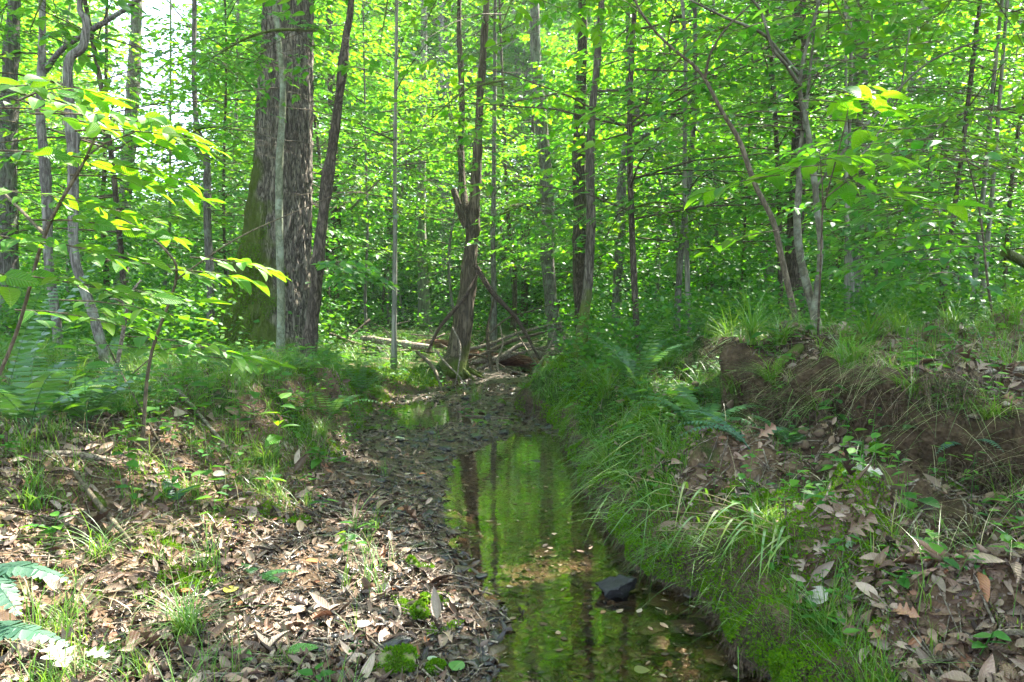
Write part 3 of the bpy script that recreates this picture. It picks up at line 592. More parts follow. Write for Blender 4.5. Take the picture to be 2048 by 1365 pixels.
hero('grey_sapling', [(1645, -40), (1622, 60), (1604, 130), (1600, 185), (1612, 240), (1625, 330), (1634, 420), (1641, 500), (1634, 580), (1628, 640), (1650, 735)], 4.7, [8, 9, 10, 12, 11, 11, 11, 11, 12, 15, 24], B_smooth, 'grey-brown sapling standing upright in the clump on the right bank', cat='sapling', top=4.9, knob=.2, amp=.06, seed=26,
     branches=[([(1598, 150, 4.7), (1560, 105, 4.6), (1520, 65, 4.5), (1450, 35, 4.4), (1380, 0, 4.3)], [7, 6, 6, 5, 4]), ([(1602, 175, 4.7), (1572, 130, 4.6), (1545, 95, 4.5), (1520, 20, 4.5), (1480, -20, 4.4)], [8, 7, 6, 5, 4]),
               ([(1628, 380, 4.7), (1690, 300, 4.6), (1760, 220, 4.5), (1850, 130, 4.4), (1960, 80, 4.3)], [6, 5, 4, 4, 3]), ([(1636, 300, 4.7), (1700, 330, 4.6), (1790, 210, 4.5), (1820, 60, 4.4)], [4, 4, 3, 3])], extra=cu(52, 2.2, 3.9, 14, 1.3, .085, 7, 5))
hero('pale_sapling', [(1612, 220), (1600, 300), (1598, 370), (1594, 440), (1600, 510), (1616, 580), (1634, 650), (1652, 738)], 4.75, [8, 12, 14, 15, 15, 16, 18, 22], B_smooth, 'smooth pale stem behind the upright sapling of the right bank clump', cat='sapling', knob=.1, amp=.05, seed=27, top=3.4, extra=cu(53, 1.9, 3.2, 8, 1.0, .085, 6, 5))
# thin upright stems in the middle distance
thin = [((793, 60), (790, 300), (790, 470), (787, 700), 8.6, 9), ((988, 330), (986, 480), (988, 600), (985, 690), 12, 14), ((668, 330), (672, 430), (668, 560), (652, 690), 16, 30), ((845, 300), (842, 420), (846, 540), (850, 660), 17, 24),
        ((733, 380), (735, 470), (730, 600), (735, 690), 12, 7), ((1012, 350), (1018, 450), (1030, 560), (1026, 680), 15, 10), ((1320, 400), (1316, 500), (1312, 600), (1300, 700), 13, 12), ((1430, 380), (1432, 470), (1425, 580), (1420, 680), 15, 13),
        ((1490, 450), (1486, 520), (1480, 600), (1470, 700), 11, 8), ((1692, 330), (1694, 440), (1702, 540), (1706, 680), 7.5, 11), ((1752, 420), (1756, 500), (1748, 590), (1745, 660), 12, 10), ((1912, 400), (1900, 470), (1890, 540), (1880, 640), 8, 16),
        ((1985, 380), (1975, 480), (1968, 560), (1950, 640), 9, 14), ((30, -30), (22, 120), (16, 300), (8, 560), 9, 30), ((210, 300), (205, 420), (212, 540), (215, 660), 12, 12), ((340, 380), (338, 460), (330, 560), (332, 680), 13, 9), ((470, 330), (466, 420), (460, 520), (455, 640), 16, 12),
        ((1060, 380), (1055, 450), (1050, 560), (1046, 690), 18, 14), ((1540, 300), (1545, 420), (1540, 520), (1532, 660), 14, 20), ((1840, 60), (1830, 200), (1836, 330), (1830, 520), 17, 46), ((1640, -30), (1645, 130), (1650, 300), (1655, 520), 22, 34), ((1560, -30), (1556, 120), (1550, 260), (1545, 480), 25, 30)]
pxs = [t_[3][0] for t_ in thin]; labs = auto_labels(pxs, 'thin background trunk, {} right of {}')
for q, t_ in enumerate(thin):
    rng = rs(400 + q); Y = t_[4]; wd = t_[5]
    hero('background_tree', t_[:4], Y, [wd * .75, wd * .85, wd, wd * 1.25], [B_far, B_grey, B_brown][q % 3], labs[q], top=2.5 + Y * .55 + wd * .08, group='thin trunks of the background wood',
         crown=cu(100 + q, 1.3 + Y * .12, 2.0 + Y * .5, 26, 1.5 + Y * .04, .085 + Y * .0015, 7, 5), seed=30 + q, sides=8, n=40, knob=.3)

# ---------------------------------------------------------------- leafy young trees: six kinds, copied
protos = []
for q in range(6):
    rng = rs(600 + q); hh = [5, 6.5, 8, 4, 7, 9][q]
    root = empty('young_tree', (0, 0, 0), '', 'tree', 'leafy young trees of the understorey')
    pth = np.array([[0, 0, -.1], [rng.uniform(-.1, .1), rng.uniform(-.1, .1), hh * .3], [rng.uniform(-.25, .25), rng.uniform(-.25, .25), hh * .65], [rng.uniform(-.4, .4), rng.uniform(-.4, .4), hh]])
    mb = MB(); addtube(mb, pth, [.034, .024, .008], n=24, sides=7, amp=.08); tr = mb.build('trunk', [B_grey, B_far, B_brown][q % 3], root)
    mb = MB(); crown_understory(700 + q, .8 + hh * .06, hh * .98, pth, int(22 + hh * 4.4), 1.5 + hh * .11, [.10, .11, .12, .095, .13, .14][q], mb, 0, 1, 9, 6); cw = mb.build('crown', [M_under if q % 2 else M_canopy, B_twigbrown], root)
    protos.append((root, [tr, cw]))
rng = rs(77); spots = []
def clear_of(x, y):
    px = 1024 + x / y * FPX
    if y < 10 and abs(px - 560) < 190: return False
    if 620 < px < 1240 and y < 12.4: return False
    if 180 < px < 430 and y > 9: return False
    return True
tries = 0
while len(spots) < 88 and tries < 9000:
    tries += 1; Y = rng.uniform(8.5, 27) if len(spots) > 14 else rng.uniform(7.8, 12); X = rng.uniform(-.85, .85) * Y
    if not clear_of(X, Y): continue
    if X / Y < -.32 and X / Y > -.6 and Y < 17 and rng.rand() < .5: continue
    if all((X - a) ** 2 + (Y - b) ** 2 > (1.15 + .03 * Y) ** 2 for a, b in spots): spots.append((X, Y))
labs = auto_labels([1024 + a / b * FPX for a, b in spots], 'young leafy tree, {} right of {}')
for q, (X, Y) in enumerate(spots):
    pr = protos[q % 6]; s_ = rng.uniform(.85, 1.25); loc = onground(X, Y, -.03); rz = rng.uniform(0, 6.28)
    r = pr[0] if q < 6 else dup(pr[0], pr[1], loc, rz, s_, labs[q])
    r.location = loc; r.rotation_euler = (rng.uniform(-.12, .12), rng.uniform(-.12, .12), rz); r.scale = (s_,) * 3; r['label'] = labs[q]
# tall canopy trees behind
cpro = []
for q in range(3):
    rng = rs(800 + q); hh = [17, 20, 15][q]; root = empty('canopy_tree', (0, 0, 0), '', 'tree', 'tall trees of the background canopy')
    pth = np.array([[0, 0, -.2], [rng.uniform(-.5, .5), 0, hh * .2], [rng.uniform(-.3, .3), 0, hh * .45], [rng.uniform(-1, 1), .2, hh * .7], [rng.uniform(-1.2, 1.2), .3, hh]])
    mb = MB(); addtube(mb, pth, [.24, .19, .15, .06], n=34, sides=10, amp=.1); tr = mb.build('trunk', [B_far, B_grey, B_far][q], root)
    mb = MB(); crown_canopy(810 + q, [0, 0, hh * .36], hh * .72, 4.6, 20, mb, 0, 1, .17, ns=15, m=7, k=5); cw = mb.build('crown', [M_canopy, B_far], root)
    cpro.append((root, [tr, cw]))
rng = rs(81); cs = []
while len(cs) < 12:
    Y = rng.uniform(21, 48); X = rng.uniform(-.95, .95) * Y; px = 1024 + X / Y * FPX
    if 150 < px < 480: continue
    if all((X - a) ** 2 + (Y - b) ** 2 > 3.6 ** 2 for a, b in cs): cs.append((X, Y))
labs = auto_labels([1024 + a / b * FPX for a, b in cs], 'tall far tree, {} right of {}')
for q, (X, Y) in enumerate(cs):
    pr = cpro[q % 3]; loc = onground(X, Y, -.1); rz = rng.uniform(0, 6.28); s_ = rng.uniform(.8, 1.15)
    if q < 3: r = pr[0]; r.location = loc; r.rotation_euler = (0, 0, rz); r.scale = (s_,) * 3; r['label'] = labs[q]
    else: dup(pr[0], pr[1], loc, rz, s_, labs[q])
for q, (X, Y) in enumerate([(-4, -3), (2, -4.5), (-7, 2), (6.5, -1.5), (-1, -8), (-6, 7.5)]):  # trees added out of view to darken the ambient light on the ground
    dup(cpro[q % 3][0], cpro[q % 3][1], onground(X, Y, -.1), q * 1.3, .8, ['tall added shade tree behind the camera, left', 'tall added shade tree behind the camera, right', 'tall added shade tree out to the left of the stream', 'tall added shade tree out to the right of the stream', 'tall added shade tree far behind the camera', 'tall added shade tree beyond the left edge of the photo'][q])
# the far wood that closes the view, and the low leafy mass under the trees
def leafmass(name, seed, n, clump, Yr, zr, size, mat, label, xr_=.95, zpow=1.0, per=60):
    rng = rs(seed); nc = n // per; Y = rng.uniform(*Yr, nc); X = rng.uniform(-xr_, xr_, nc) * Y; z = H(X, Y) + zr[0] + (zr[1] - zr[0]) * rng.rand(nc) ** zpow
    ok = ~((X / Y > -.60) & (X / Y < -.43) & (z > 1.1 + .15 * Y + Y * .10 * fbm(X * .4, Y * .4, 2))) & ~((Y < 14.5) & (X / Y > -.26) & (X / Y < .10)) & ~((Y < 8.6) & (X / Y > -.44) & (X / Y < -.24)); X, Y, z = X[ok], Y[ok], z[ok]; nc = len(X)
    C = np.stack([X, Y, z], -1); r = clump * rng.uniform(.5, 1.3, nc)
    off = rng.normal(0, 1, (nc, per, 3)) * np.array([1, 1, .32]) * r[:, None, None] * .5; P = (C[:, None] + off).reshape(-1, 3)
    a = rng.uniform(0, 6.28, len(P)); D = np.stack([np.cos(a), np.sin(a), rng.uniform(-.6, .2, len(P))], -1)
    Nn = np.array([0, 0, 1.]) + rng.normal(0, .5, P.shape); mb = MB(); g = H(P[:, 0], P[:, 1]); k = P[:, 2] > g + .03
    place(mb, T_quad(.6), P[k], D[k], Nn[k], size * rng.uniform(.7, 1.3, k.sum()), uv=False)
    return tag(mb.build(name, mat), label, kind='stuff')
leafmass('far_wood_foliage', 91, 520000, 2.1, (26, 58), (0, 20), .32, M_farleaf, 'bright green foliage of the far wood closing the view', zpow=.9)
leafmass('undergrowth_foliage', 92, 190000, .8, (10, 30), (.05, 2.6), .10, M_under, 'low green leafy undergrowth under the background trees', zpow=1.4, per=45)
leafmass('seedling_foliage', 93, 80000, .5, (6.2, 14), (.03, .7), .07, M_herb, 'knee-high seedlings and herbs behind the stream', zpow=1.4, per=30)
# ---------------------------------------------------------------- trees added to shade the ground: their crowns hang over the stream above and right of the view
shade = [((4.2, 4.6), 8, 3.0), ((6.6, 6.6), 10, 3.3), ((3.2, 7.6), 9, 3.4), ((7.4, 3.4), 10, 3.2), ((9.2, 8.6), 12, 3.4), ((5.2, 10.4), 11, 3.2)]
labs = auto_labels([1024 + a[0] / a[1] * FPX for a, _, _ in shade], 'added high-crowned shade tree, {} right of {}')
for q, ((X, Y), hh, rad) in enumerate(shade):
    b = onground(X, Y, -.1); px = 1024 + X / Y * FPX
    if px < 1700: b = onground(X + 3.6, Y - 1.2, -.1)
    r = empty('added_shade_tree', b, labs[q], 'tree', 'added trees whose crowns shade the stream'); top = np.array([X, Y, hh])
    mb = MB(); addtube(mb, [b, b * [.8, .8, 1] + top * [.2, .2, .45], b * [.3, .3, 0] + top * [.7, .7, .8], top], [.12, .1, .07, .03], n=30, sides=9, amp=.1); mb.build('trunk', B_grey, r, b)
    mb = MB(); crown_canopy(900 + q, [X, Y, hh - 2.2], 3.4, rad, 15, mb, 0, 1, .13, keep=sun_keep, ns=14, m=7, k=5); mb.build('crown', [M_canopy, B_grey], r, b)

# ---------------------------------------------------------------- near leafy stems
def plant(name, label, cat, stems, sprays_, size, mat=None, m=5, k=4, bark_=None, seed=0, pitch=.1, group=None, T=None, flat=.2):
    b = stems[0][0][0].copy(); r = empty(name, b, label, cat, group); mb = MB()
    for P, rad in stems: addtube(mb, P, rad, n=30, sides=6, amp=.05, knob=.15)
    mb.build('stem', bark_ or B_twigbrown, r, b)
    rng = rs(seed); O = np.array([s_[0] for s_ in sprays_]); az = np.array([R(s_[1]) for s_ in sprays_]); Ln = np.array([s_[2] for s_ in sprays_], float)
    pt = np.array([s_[3] if len(s_) > 3 else pitch for s_ in sprays_]); mb = MB()
    P, Dd, Nn, S, mp, tw = spray_leaves(rng, O, az, Ln, pt, m, k, size, flat=flat, droop=.15, angle=.75); put(mb, rng, P, Dd, Nn, S, 0, T or TNEAR); tubes(mb, mp, .0035, .0012, 5, 1); tubes(mb, tw, .0014, .0008, 4, 1)
    mb.build('foliage', [mat or M_near, B_twigbrown], r, b); return r
g = lambda px, py: gp(px, py)
# big-leaved shrub reaching in from the left edge
b1 = onground(-1.95, 2.3)
plant('big_leaved_shrub', 'shrub with large ribbed sunlit yellow-green leaves reaching in from the left edge', 'shrub',
      [([b1, at(20, 700, 2.3), at(90, 470, 2.25), at(165, 330, 2.2), at(200, 250, 2.2)], [.007, .006, .005, .003]), ([at(95, 450, 2.25), at(180, 310, 2.2), at(275, 262, 2.15)], [.006, .003, .002]), ([at(90, 470, 2.25), at(0, 380, 2.4), at(-60, 330, 2.5)], [.006, .004, .003])],
      [(at(60, 228, 2.2), 10, .36, .10), (at(150, 262, 2.2), 5, .34, .10), (at(-60, 215, 2.3), 15, .5, .1), (at(40, 200, 2.1), -30, .30, .12), (at(-20, 300, 2.2), 5, .5, .02), (at(140, 350, 2.3), 5, .34, .02), (at(-40, 380, 2.3), 0, .45, 0), (at(60, 440, 2.3), 10, .38, .05), (at(-60, 470, 2.2), 0, .45, 0), (at(-60, 545, 2.2), 8, .45, 0)], .092, seed=3, m=6, k=4, flat=.4)
b2 = onground(-1.62, 2.95)
plant('left_shrub', 'arching shrub with pale ribbed leaves in flat tiers, below the large sunlit leaves at left', 'shrub',
      [([b2, at(300, 720, 2.9), at(352, 560, 2.85), at(330, 500, 2.8), at(250, 440, 2.8)], [.009, .007, .005, .003]), ([at(352, 560, 2.85), at(470, 480, 2.8), at(600, 420, 2.8), at(720, 370, 2.8)], [.004, .003, .0018, .001])],
      [(at(200, 520, 2.9), 5, .42, .0), (at(330, 540, 2.8), 8, .28, .03), (at(120, 600, 2.8), 8, .42, .0), (at(200, 575, 2.7), -10, .3, .0), (at(30, 620, 2.7), 0, .4, 0), (at(380, 515, 2.8), 5, .25, .0)], .115, seed=4, m=4, k=3)
b3 = g(330, 905)
plant('low_sapling', 'low sapling with flat pale leaves over the left bank before the oak foot', 'sapling',
      [([b3, at(250, 760, 3.6), at(215, 690, 3.6)], [.006, .005, .003]), ([at(250, 760, 3.6), at(330, 700, 3.7), at(420, 690, 3.8)], [.004, .003, .002])],
      [(at(240, 672, 3.6), 8, .5, -.02), (at(330, 690, 3.7), 5, .42, .0), (at(170, 690, 3.5), 10, .42, .02), (at(380, 712, 3.8), 0, .38, 0)], .11, seed=5, m=4, k=3)
b4 = onground(1.75, 3.9)
plant('broad_leaved_shrub', 'shrub with broad glowing yellow-green leaves in front of the saplings on the right bank', 'shrub',
      [([b4, at(1640, 560, 3.6), at(1645, 400, 3.4), at(1640, 310, 3.3)], [.008, .006, .004, .002]), ([at(1645, 420, 3.5), at(1690, 250, 3.3), at(1700, 175, 3.3)], [.005, .003, .002]), ([at(1645, 400, 3.4), at(1740, 330, 3.4), at(1800, 300, 3.4)], [.004, .003, .002])],
      [(at(1640, 315, 3.3), 60, .16, .3), (at(1640, 320, 3.3), -10, .22, .15), (at(1655, 330, 3.3), 160, .22, .05), (at(1620, 350, 3.3), 10, .32, .0), (at(1600, 200, 3.3), 5, .34, .05), (at(1640, 240, 3.4), 0, .34, 0), (at(1560, 350, 3.4), 170, .28, -.05), (at(1700, 390, 3.6), -5, .4, .0), (at(1560, 460, 3.6), 175, .3, -.1), (at(1650, 180, 3.3), 20, .2, .1)], .145, seed=6, m=3, k=3)
b5 = onground(3.1, 4.3)
plant('right_edge_shrub', 'leafy shrub with overlapping deep green leaves filling the right edge', 'shrub',
      [([b5, at(1980, 600, 4.1), at(1960, 430, 4.0), at(1930, 300, 3.9)], [.010, .008, .005, .003])],
      [(at(1880 + 30 * (q % 5), 250 + 27 * q, 3.6 + .1 * (q % 4)), 150 + 23 * q % 90, .7, .05) for q in range(12)], .10, seed=7, m=6, k=4, mat=M_under)
# an overhead bough at the top of the picture
rng = rs(8)
def bough(name, label, P0, P1, n_, Ls, size, seed, mat):
    r = rs(seed); b = np.array(P0); rt = empty(name, b, label, 'branch'); mb = MB(); pth = [b, (b + P1) / 2 + [0, 0, .12], np.array(P1)]
    addtube(mb, pth, [.016, .011, .004], n=20, sides=6, amp=.05); mb.build('limb', B_grey, rt, b); C = catmull(pth, 30); O = C[r.randint(3, 30, n_)]
    az = r.uniform(0, 6.28, n_); mb = MB(); P, Dd, Nn, S, mp, tw = spray_leaves(r, O, az, Ls * r.uniform(.6, 1.1, n_), r.uniform(-.35, .1, n_), 6, 5, size, flat=.35); kk = sun_keep(P); P, Dd, Nn, S = P[kk], Dd[kk], Nn[kk], S[kk]; put(mb, r, P, Dd, Nn, S, 0, TNEAR); tubes(mb, mp, .004, .0015, 4, 1); tubes(mb, tw, .0016, .0008, 3, 1); mb.build('foliage', [mat, B_twigbrown], rt, b)
bough('leafy_bough', 'leafy bough hanging into the top of the picture left of centre', at(620, -260, 5.2), at(900, -20, 5.0), 20, .85, .11, 41, M_near)
bough('leafy_bough', 'leafy bough hanging into the top of the picture above the stream', at(1250, -260, 5.6), at(1040, -10, 5.2), 20, .9, .11, 42, M_near)
bough('leafy_bough', 'leafy bough hanging into the top right corner of the picture', at(2100, -200, 4.8), at(1880, 30, 4.8), 20, .95, .11, 43, M_near)
bough('leafy_bough', 'leafy bough crossing the huge mossy oak near the top', at(640, 60, 6.2), at(400, 130, 6.0), 24, .8, .085, 44, M_under)
bough('leafy_bough', 'leafy bough beside the forked tree near the top', at(1480, 40, 6.2), at(1300, 190, 6.0), 12, .9, .085, 45, M_under)

for q, (a_, b_, Ya, nn, ls, where) in enumerate([((820, -180), (760, 90), 6.0, 14, .9, 'between the leaning dark trunk and the snag'), ((1120, -150), (1000, 60), 5.0, 14, .9, 'in front of the snag top'), ((1010, 160), (850, 250), 7.4, 14, 1.0, 'left of the snag at mid height'), ((1500, -200), (1700, 60), 4.4, 14, .8, 'above the leaning saplings'),
      ((1800, 330), (2000, 210), 5.5, 20, 1.2, 'at mid height by the right edge'), ((1700, 480), (1900, 420), 6.0, 20, 1.2, 'low above the right bank crest'), ((160, -100), (60, 60), 5.2, 14, .9, 'in the top left corner'), ((480, 260), (330, 300), 7.5, 14, 1.0, 'left of the huge mossy oak at mid height'),
      ((1000, 430), (1130, 420), 9.0, 18, 1.1, 'between the snag and the paired trunks'), ((700, 420), (830, 330), 9.5, 18, 1.2, 'right of the leaning dark trunk at mid height'), ((1250, 420), (1400, 430), 8.5, 16, 1.1, 'right of the paired trunks at mid height'), ((640, 540), (720, 560), 6.5, 6, .5, 'low, beside the leaning dark trunk')]):
    bough('leafy_bough', 'leafy bough ' + where, at(*a_, Ya), at(*b_, Ya - .2), nn, ls, .105, 60 + q, [M_under, M_near, M_under][q % 3])
def rock_template(seed, flat=.45, sub=2, ang=.3):
    import bmesh
    bm = bmesh.new(); bmesh.ops.create_icosphere(bm, subdivisions=sub, radius=.5); r = rs(seed); V = np.array([v.co[:] for v in bm.verts]); F = np.array([[v.index for v in f.verts] for f in bm.faces]); bm.free()
    for q in range(9):
        d = nrm(r.normal(0, 1, 3)); h = r.uniform(.2, .38); p_ = V @ d; V = V - np.outer(np.maximum(p_ - h, 0), d) * .9
    V = V * (1 + ang * .3 * fbm(V[:, 0] * 5 + seed, V[:, 1] * 5 + V[:, 2] * 4, 2)[:, None]); V = V * np.array([1, r.uniform(.6, .95), flat]); return V, F
# ---------------------------------------------------------------- ground cover
def fan(rng, n, y0, y1, w=.86):
    y = y0 * (y1 / y0) ** rng.rand(n); x = rng.uniform(-1, 1, n) * (w * y + .25); return x, y
def area(x, y):
    dr, dl, xw, xr, xf = masks(x, y); return dr, dl, xw - x
TD = [T_grid(ovate(.5), 9, 5, .25, .45, .25, .08, 1), T_grid(ovate(.42), 7, 5, -.45, .4, .3, .08, 2), T_grid(oak(.62), 21, 5, .3, .4, .3, .05, 3), T_grid(oak(.7), 21, 5, -.3, .5, .25, .03, 4), T_grid(ovate(.6), 7, 5, .5, -.3, .15, .06, 5), T_grid(ovate(.38), 7, 3, .05, .5, 0, 0, 6), T_grid(oak(.55), 21, 5, .7, .5, -.3, .1, 7)]
def lay_leaves(name, rng, x, y, size, mat, label, tilt=.38, lift=.008, T=TD):
    mb = MB(); N_ = NH(x, y); N_ = nrm(N_ + rng.normal(0, tilt, N_.shape) * np.array([1, 1, .3])); a = rng.uniform(0, 6.28, len(x)); D = np.stack([np.cos(a), np.sin(a), 0 * a], -1); D = nrm(D - N_ * (D * N_).sum(-1, keepdims=True))
    P = np.stack([x, y, H(x, y) + rng.uniform(.2, 1.0, len(x)) * lift], -1); put(mb, rng, P, D, N_, size, 0, T); return tag(mb.build(name, mat), label, kind='stuff')
rng = rs(201); x, y = fan(rng, 210000, 1.15, 7.5); dr, dl, bw = area(x, y); pn = fbm(x * 1.6, y * 1.6, 3, 30.)
dens = np.where(dr > 0, np.where((y < 3.6) | (dr > 1.05), .95, .22), 0) * (1 - .45 * np.exp(-((dr - 1.0) / .14) ** 2)) * (dr > .12)
dens = np.where(dr < 0, np.clip(bw / .35, 0, 1) * np.where(y < 3.7, .95, .25), dens); dens = np.where(dl > .1, np.where(y < 4.2, .62, .38), dens)
dens = dens * np.clip(.75 + 1.3 * pn, .12, 1.15) * .55
k = rng.rand(len(x)) < dens; x, y = x[k], y[k]; sz = rng.choice([.018, .030, .045, .065, .09], len(x), p=[.42, .30, .18, .08, .02]) * rng.uniform(.8, 1.2, len(x))
print('litter', len(x)); lay_leaves('leaf_litter', rng, x, y, sz, M_litter, 'dry brown fallen leaves lying over both banks')
rng = rs(202); x, y = fan(rng, 60000, 1.15, 12); dr, dl, bw = area(x, y); k = (dr < 0) & (dl < .2) & (rng.rand(len(x)) < np.where(bw > -.05, .5, .10 + .5 * smooth(4.8, 6, y)))
x, y = x[k], y[k]; lay_leaves('wet_leaf_debris', rng, x, y, rng.uniform(.012, .06, len(x)), M_wetleaf, 'dark wet leaf scraps along the stream bed', tilt=.25, lift=.006)
# grass and sedge
rng = rs(203); mb = MB(); x, y = fan(rng, 21000, 1.5, 14); dr, dl, bw = area(x, y); pn = fbm(x * 1.1, y * 1.1, 3, 50.)
lim = np.interp(y, [1.5, 2.3, 3, 3.6, 5, 6], [.12, .16, .34, .7, 1.2, 6]); gR = (dr > .03) * np.where(dr < lim, .5, .04 + .30 * (dr > 1.3)); gL = (dl > .02) * np.interp(y, [1.5, 3, 3.8, 5], [.12, .25, .62, .9]) + (bw > .3) * (dl < 0) * .03
k = rng.rand(len(x)) < np.clip((gR + gL) * (.62 + 1.3 * pn + 1.8 * fbm(x * 4, y * 4, 2, 55.)), 0, 1); x, y = x[k], y[k]; nb = rng.randint(7, 22, len(x)); X = np.repeat(x, nb) + rng.normal(0, .018, nb.sum()); Yy = np.repeat(y, nb) + rng.normal(0, .018, nb.sum()); n = len(X); hgt = np.repeat(rng.uniform(.45, 1.9, len(x)) ** 1.2, nb)
far = 1 + .5 * smooth(5, 9, Yy); tl = np.repeat(rng.uniform(0, 6.28, len(x)), nb)
blades(mb, np.stack([X, Yy, H(X, Yy) - .004], -1), hgt * rng.uniform(.04, .13, n) * far, rng.uniform(.0016, .0034, n) * far, rng.uniform(.15, 1.3, n), np.where(rng.rand(n) < .4, tl + rng.normal(0, .6, n), rng.uniform(0, 6.28, n)), seg=4)
print('grass blades', n); tag(mb.build('grass', M_grass), 'fine green grass and sedge over the banks', kind='stuff')
# moss cushions over the bank lips, roots and soil
rng = rs(204); x, y = fan(rng, 260000, 1.4, 8, .8); dr, dl, bw = area(x, y); pn = fbm(x * 3.2, y * 3.2, 3, 70.)
mR = np.where(dr > .0, np.exp(-((dr - .16) / .16) ** 2) * 1.1 + .8 * (dr < 1.0) * smooth(2.8, 3.8, y), 0) + .10 * (dr > 0); mL = (dl > .05) * np.interp(y, [1.5, 3, 4, 5], [.35, .4, .6, .7])
k = rng.rand(len(x)) < np.clip((mR + mL) * np.clip(.35 + 2.6 * pn, 0, 1.2), 0, 1); x, y = x[k], y[k]; n = len(x); print('moss', n); mb = MB(); Nn = NH(x, y)
uc = .05 * np.exp(-((area(x, y)[0] - .05) / .06) ** 2); P = np.stack([x - uc, y, H(x, y) + .004 * rng.rand(n) + .012 * np.clip(fbm(x * 9, y * 9, 2), 0, 1)], -1)
place(mb, T_quad(.42), P, nrm(Nn * .9 + rng.normal(0, .55, P.shape)), rng.normal(0, 1, P.shape), rng.uniform(.006, .014, n) * (.6 + .2 * y)); tag(mb.build('moss', M_moss), 'bright green moss carpeting the bank edges', kind='stuff')
rng = rs(214); n = 230000; y = 1.3 * (9 / 1.3) ** rng.rand(n); side = rng.rand(n) < .72; d_ = np.where(side, rng.uniform(-.01, 1, n) ** 1.3 * .5, rng.uniform(.02, .45, n)); d_ = np.nan_to_num(d_, nan=.01)
xr_l = np.interp(y, YR, XR) + xrn(y); x = np.where(side, xr_l + d_, np.interp(y, YF, XF) - d_); k = (rng.rand(n) < np.clip(.55 + 2.4 * fbm(x * 3.4, y * 3.4, 3, 33.), 0, 1)) & (side | (y > 3.8)); x, y = x[k], y[k]; d_ = d_[k]; side = side[k]; n = len(x)
Nn = NH(x, y); mb = MB(); P = np.stack([x - side * .07 * np.exp(-((d_ - .05) / .06) ** 2), y, H(x, y) + .006 * rng.rand(n) + .022 * np.clip(fbm(x * 8, y * 8, 2, 3.), 0, 1)], -1)
place(mb, T_quad(.45), P, nrm(Nn * .8 + rng.normal(0, .6, P.shape)), rng.normal(0, 1, P.shape), rng.uniform(.006, .014, n) * (.55 + .2 * y)); tag(mb.build('bank_moss', M_moss), 'lumpy cushions of moss along the edges of the stream banks', kind='stuff')
rng = rs(215); n = 4200; y = 1.3 * (9 / 1.3) ** rng.rand(n); d_ = rng.uniform(.0, .16, n); x = np.interp(y, YR, XR) + xrn(y) + d_; k = rng.rand(n) < np.clip(.2 + 2.8 * fbm(x * 2.4, y * 2.4, 3, 43.), .02, 1) * smooth(1.8, 3.2, y); x, y = x[k], y[k]; n = len(x); mb = MB()
blades(mb, np.stack([x - .03, y, H(x, y)], -1), rng.uniform(.06, .20, n), rng.uniform(.0016, .0032, n), rng.uniform(.6, 1.6, n), rng.normal(3.3, .8, n), seg=6, droop=.95); tag(mb.build('bank_grass', M_grass), 'grass drooping over the edge of the right bank toward the water', kind='stuff')
rng = rs(216); n = 5000; y = 1.3 * (9 / 1.3) ** rng.rand(n); d_ = rng.uniform(.02, .12, n); x = np.interp(y, YR, XR) + xrn(y) + d_; O = np.stack([x - .06, y, H(x, y)], -1); g1 = nrm(np.stack([rng.normal(-.35, .3, n), rng.normal(-.1, .4, n), -np.ones(n)], -1)); ll = rng.uniform(.03, .12, n)[:, None]; mb = MB()
tubes(mb, np.stack([O, O + g1 * ll * .5 + rng.normal(0, .006, O.shape), O + g1 * ll], 1), rng.uniform(.0006, .0016, n), .0004, 3); tag(mb.build('root_fringe', B_root), 'fine hanging root hairs under the turf of the right bank', kind='stuff')
rng = rs(230); x, y = fan(rng, 2600, 2.2, 9); dr, dl, bw = area(x, y); k = (((dr > .02) & (dr < np.where(y < 3.4, .35, 1.2))) & (rng.rand(len(x)) < np.clip(.35 + 2.2 * fbm(x * 2, y * 2, 3, 91.), 0, 1))) | ((dl > .1) & (y > 4) & (rng.rand(len(x)) < .15)); x, y = x[k], y[k]; nb = rng.randint(5, 16, len(x))
X = np.repeat(x, nb) + rng.normal(0, .02, nb.sum()); Yy = np.repeat(y, nb) + rng.normal(0, .02, nb.sum()); n = len(X); blh = np.repeat(rng.uniform(.6, 1.3, len(x)), nb); mb = MB()
blades(mb, np.stack([X, Yy, H(X, Yy)], -1), blh * rng.uniform(.10, .28, n), rng.uniform(.0035, .0075, n), rng.uniform(.7, 1.9, n), np.where(X > 0, rng.normal(3.5, 1.1, n), rng.normal(-.6, 1.2, n)), seg=7, droop=.75); tag(mb.build('sedge', M_grass), 'coarse drooping sedge blades over the banks', kind='stuff')
rng = rs(231); n = 700; y = 1.5 * (7 / 1.5) ** rng.rand(n); xl_ = np.interp(y, YW, XW); xr_ = np.interp(y, YR, XR) + xrn(y); u = rng.beta(.5, .5, n); x = xl_ + (xr_ - xl_) * u; k = (H(x, y) < -.004); x, y = x[k], y[k]; n = len(x); a = rng.uniform(0, 6.28, n); mb = MB()
put(mb, rng, np.stack([x, y, .0025 + 0 * x], -1), np.stack([np.cos(a), np.sin(a), 0 * a], -1), np.array([0, 0, 1.]) + rng.normal(0, .04, (n, 3)), rng.choice([.008, .015, .03, .045], n, p=[.5, .3, .15, .05]), 0, [T_simple(.5, .02, .01), T_simple(.35, .0, .02), T_simple(.7, .03, .0)]); tag(mb.build('floating_debris', M_litter), 'bits of leaf floating on the pool', kind='stuff')
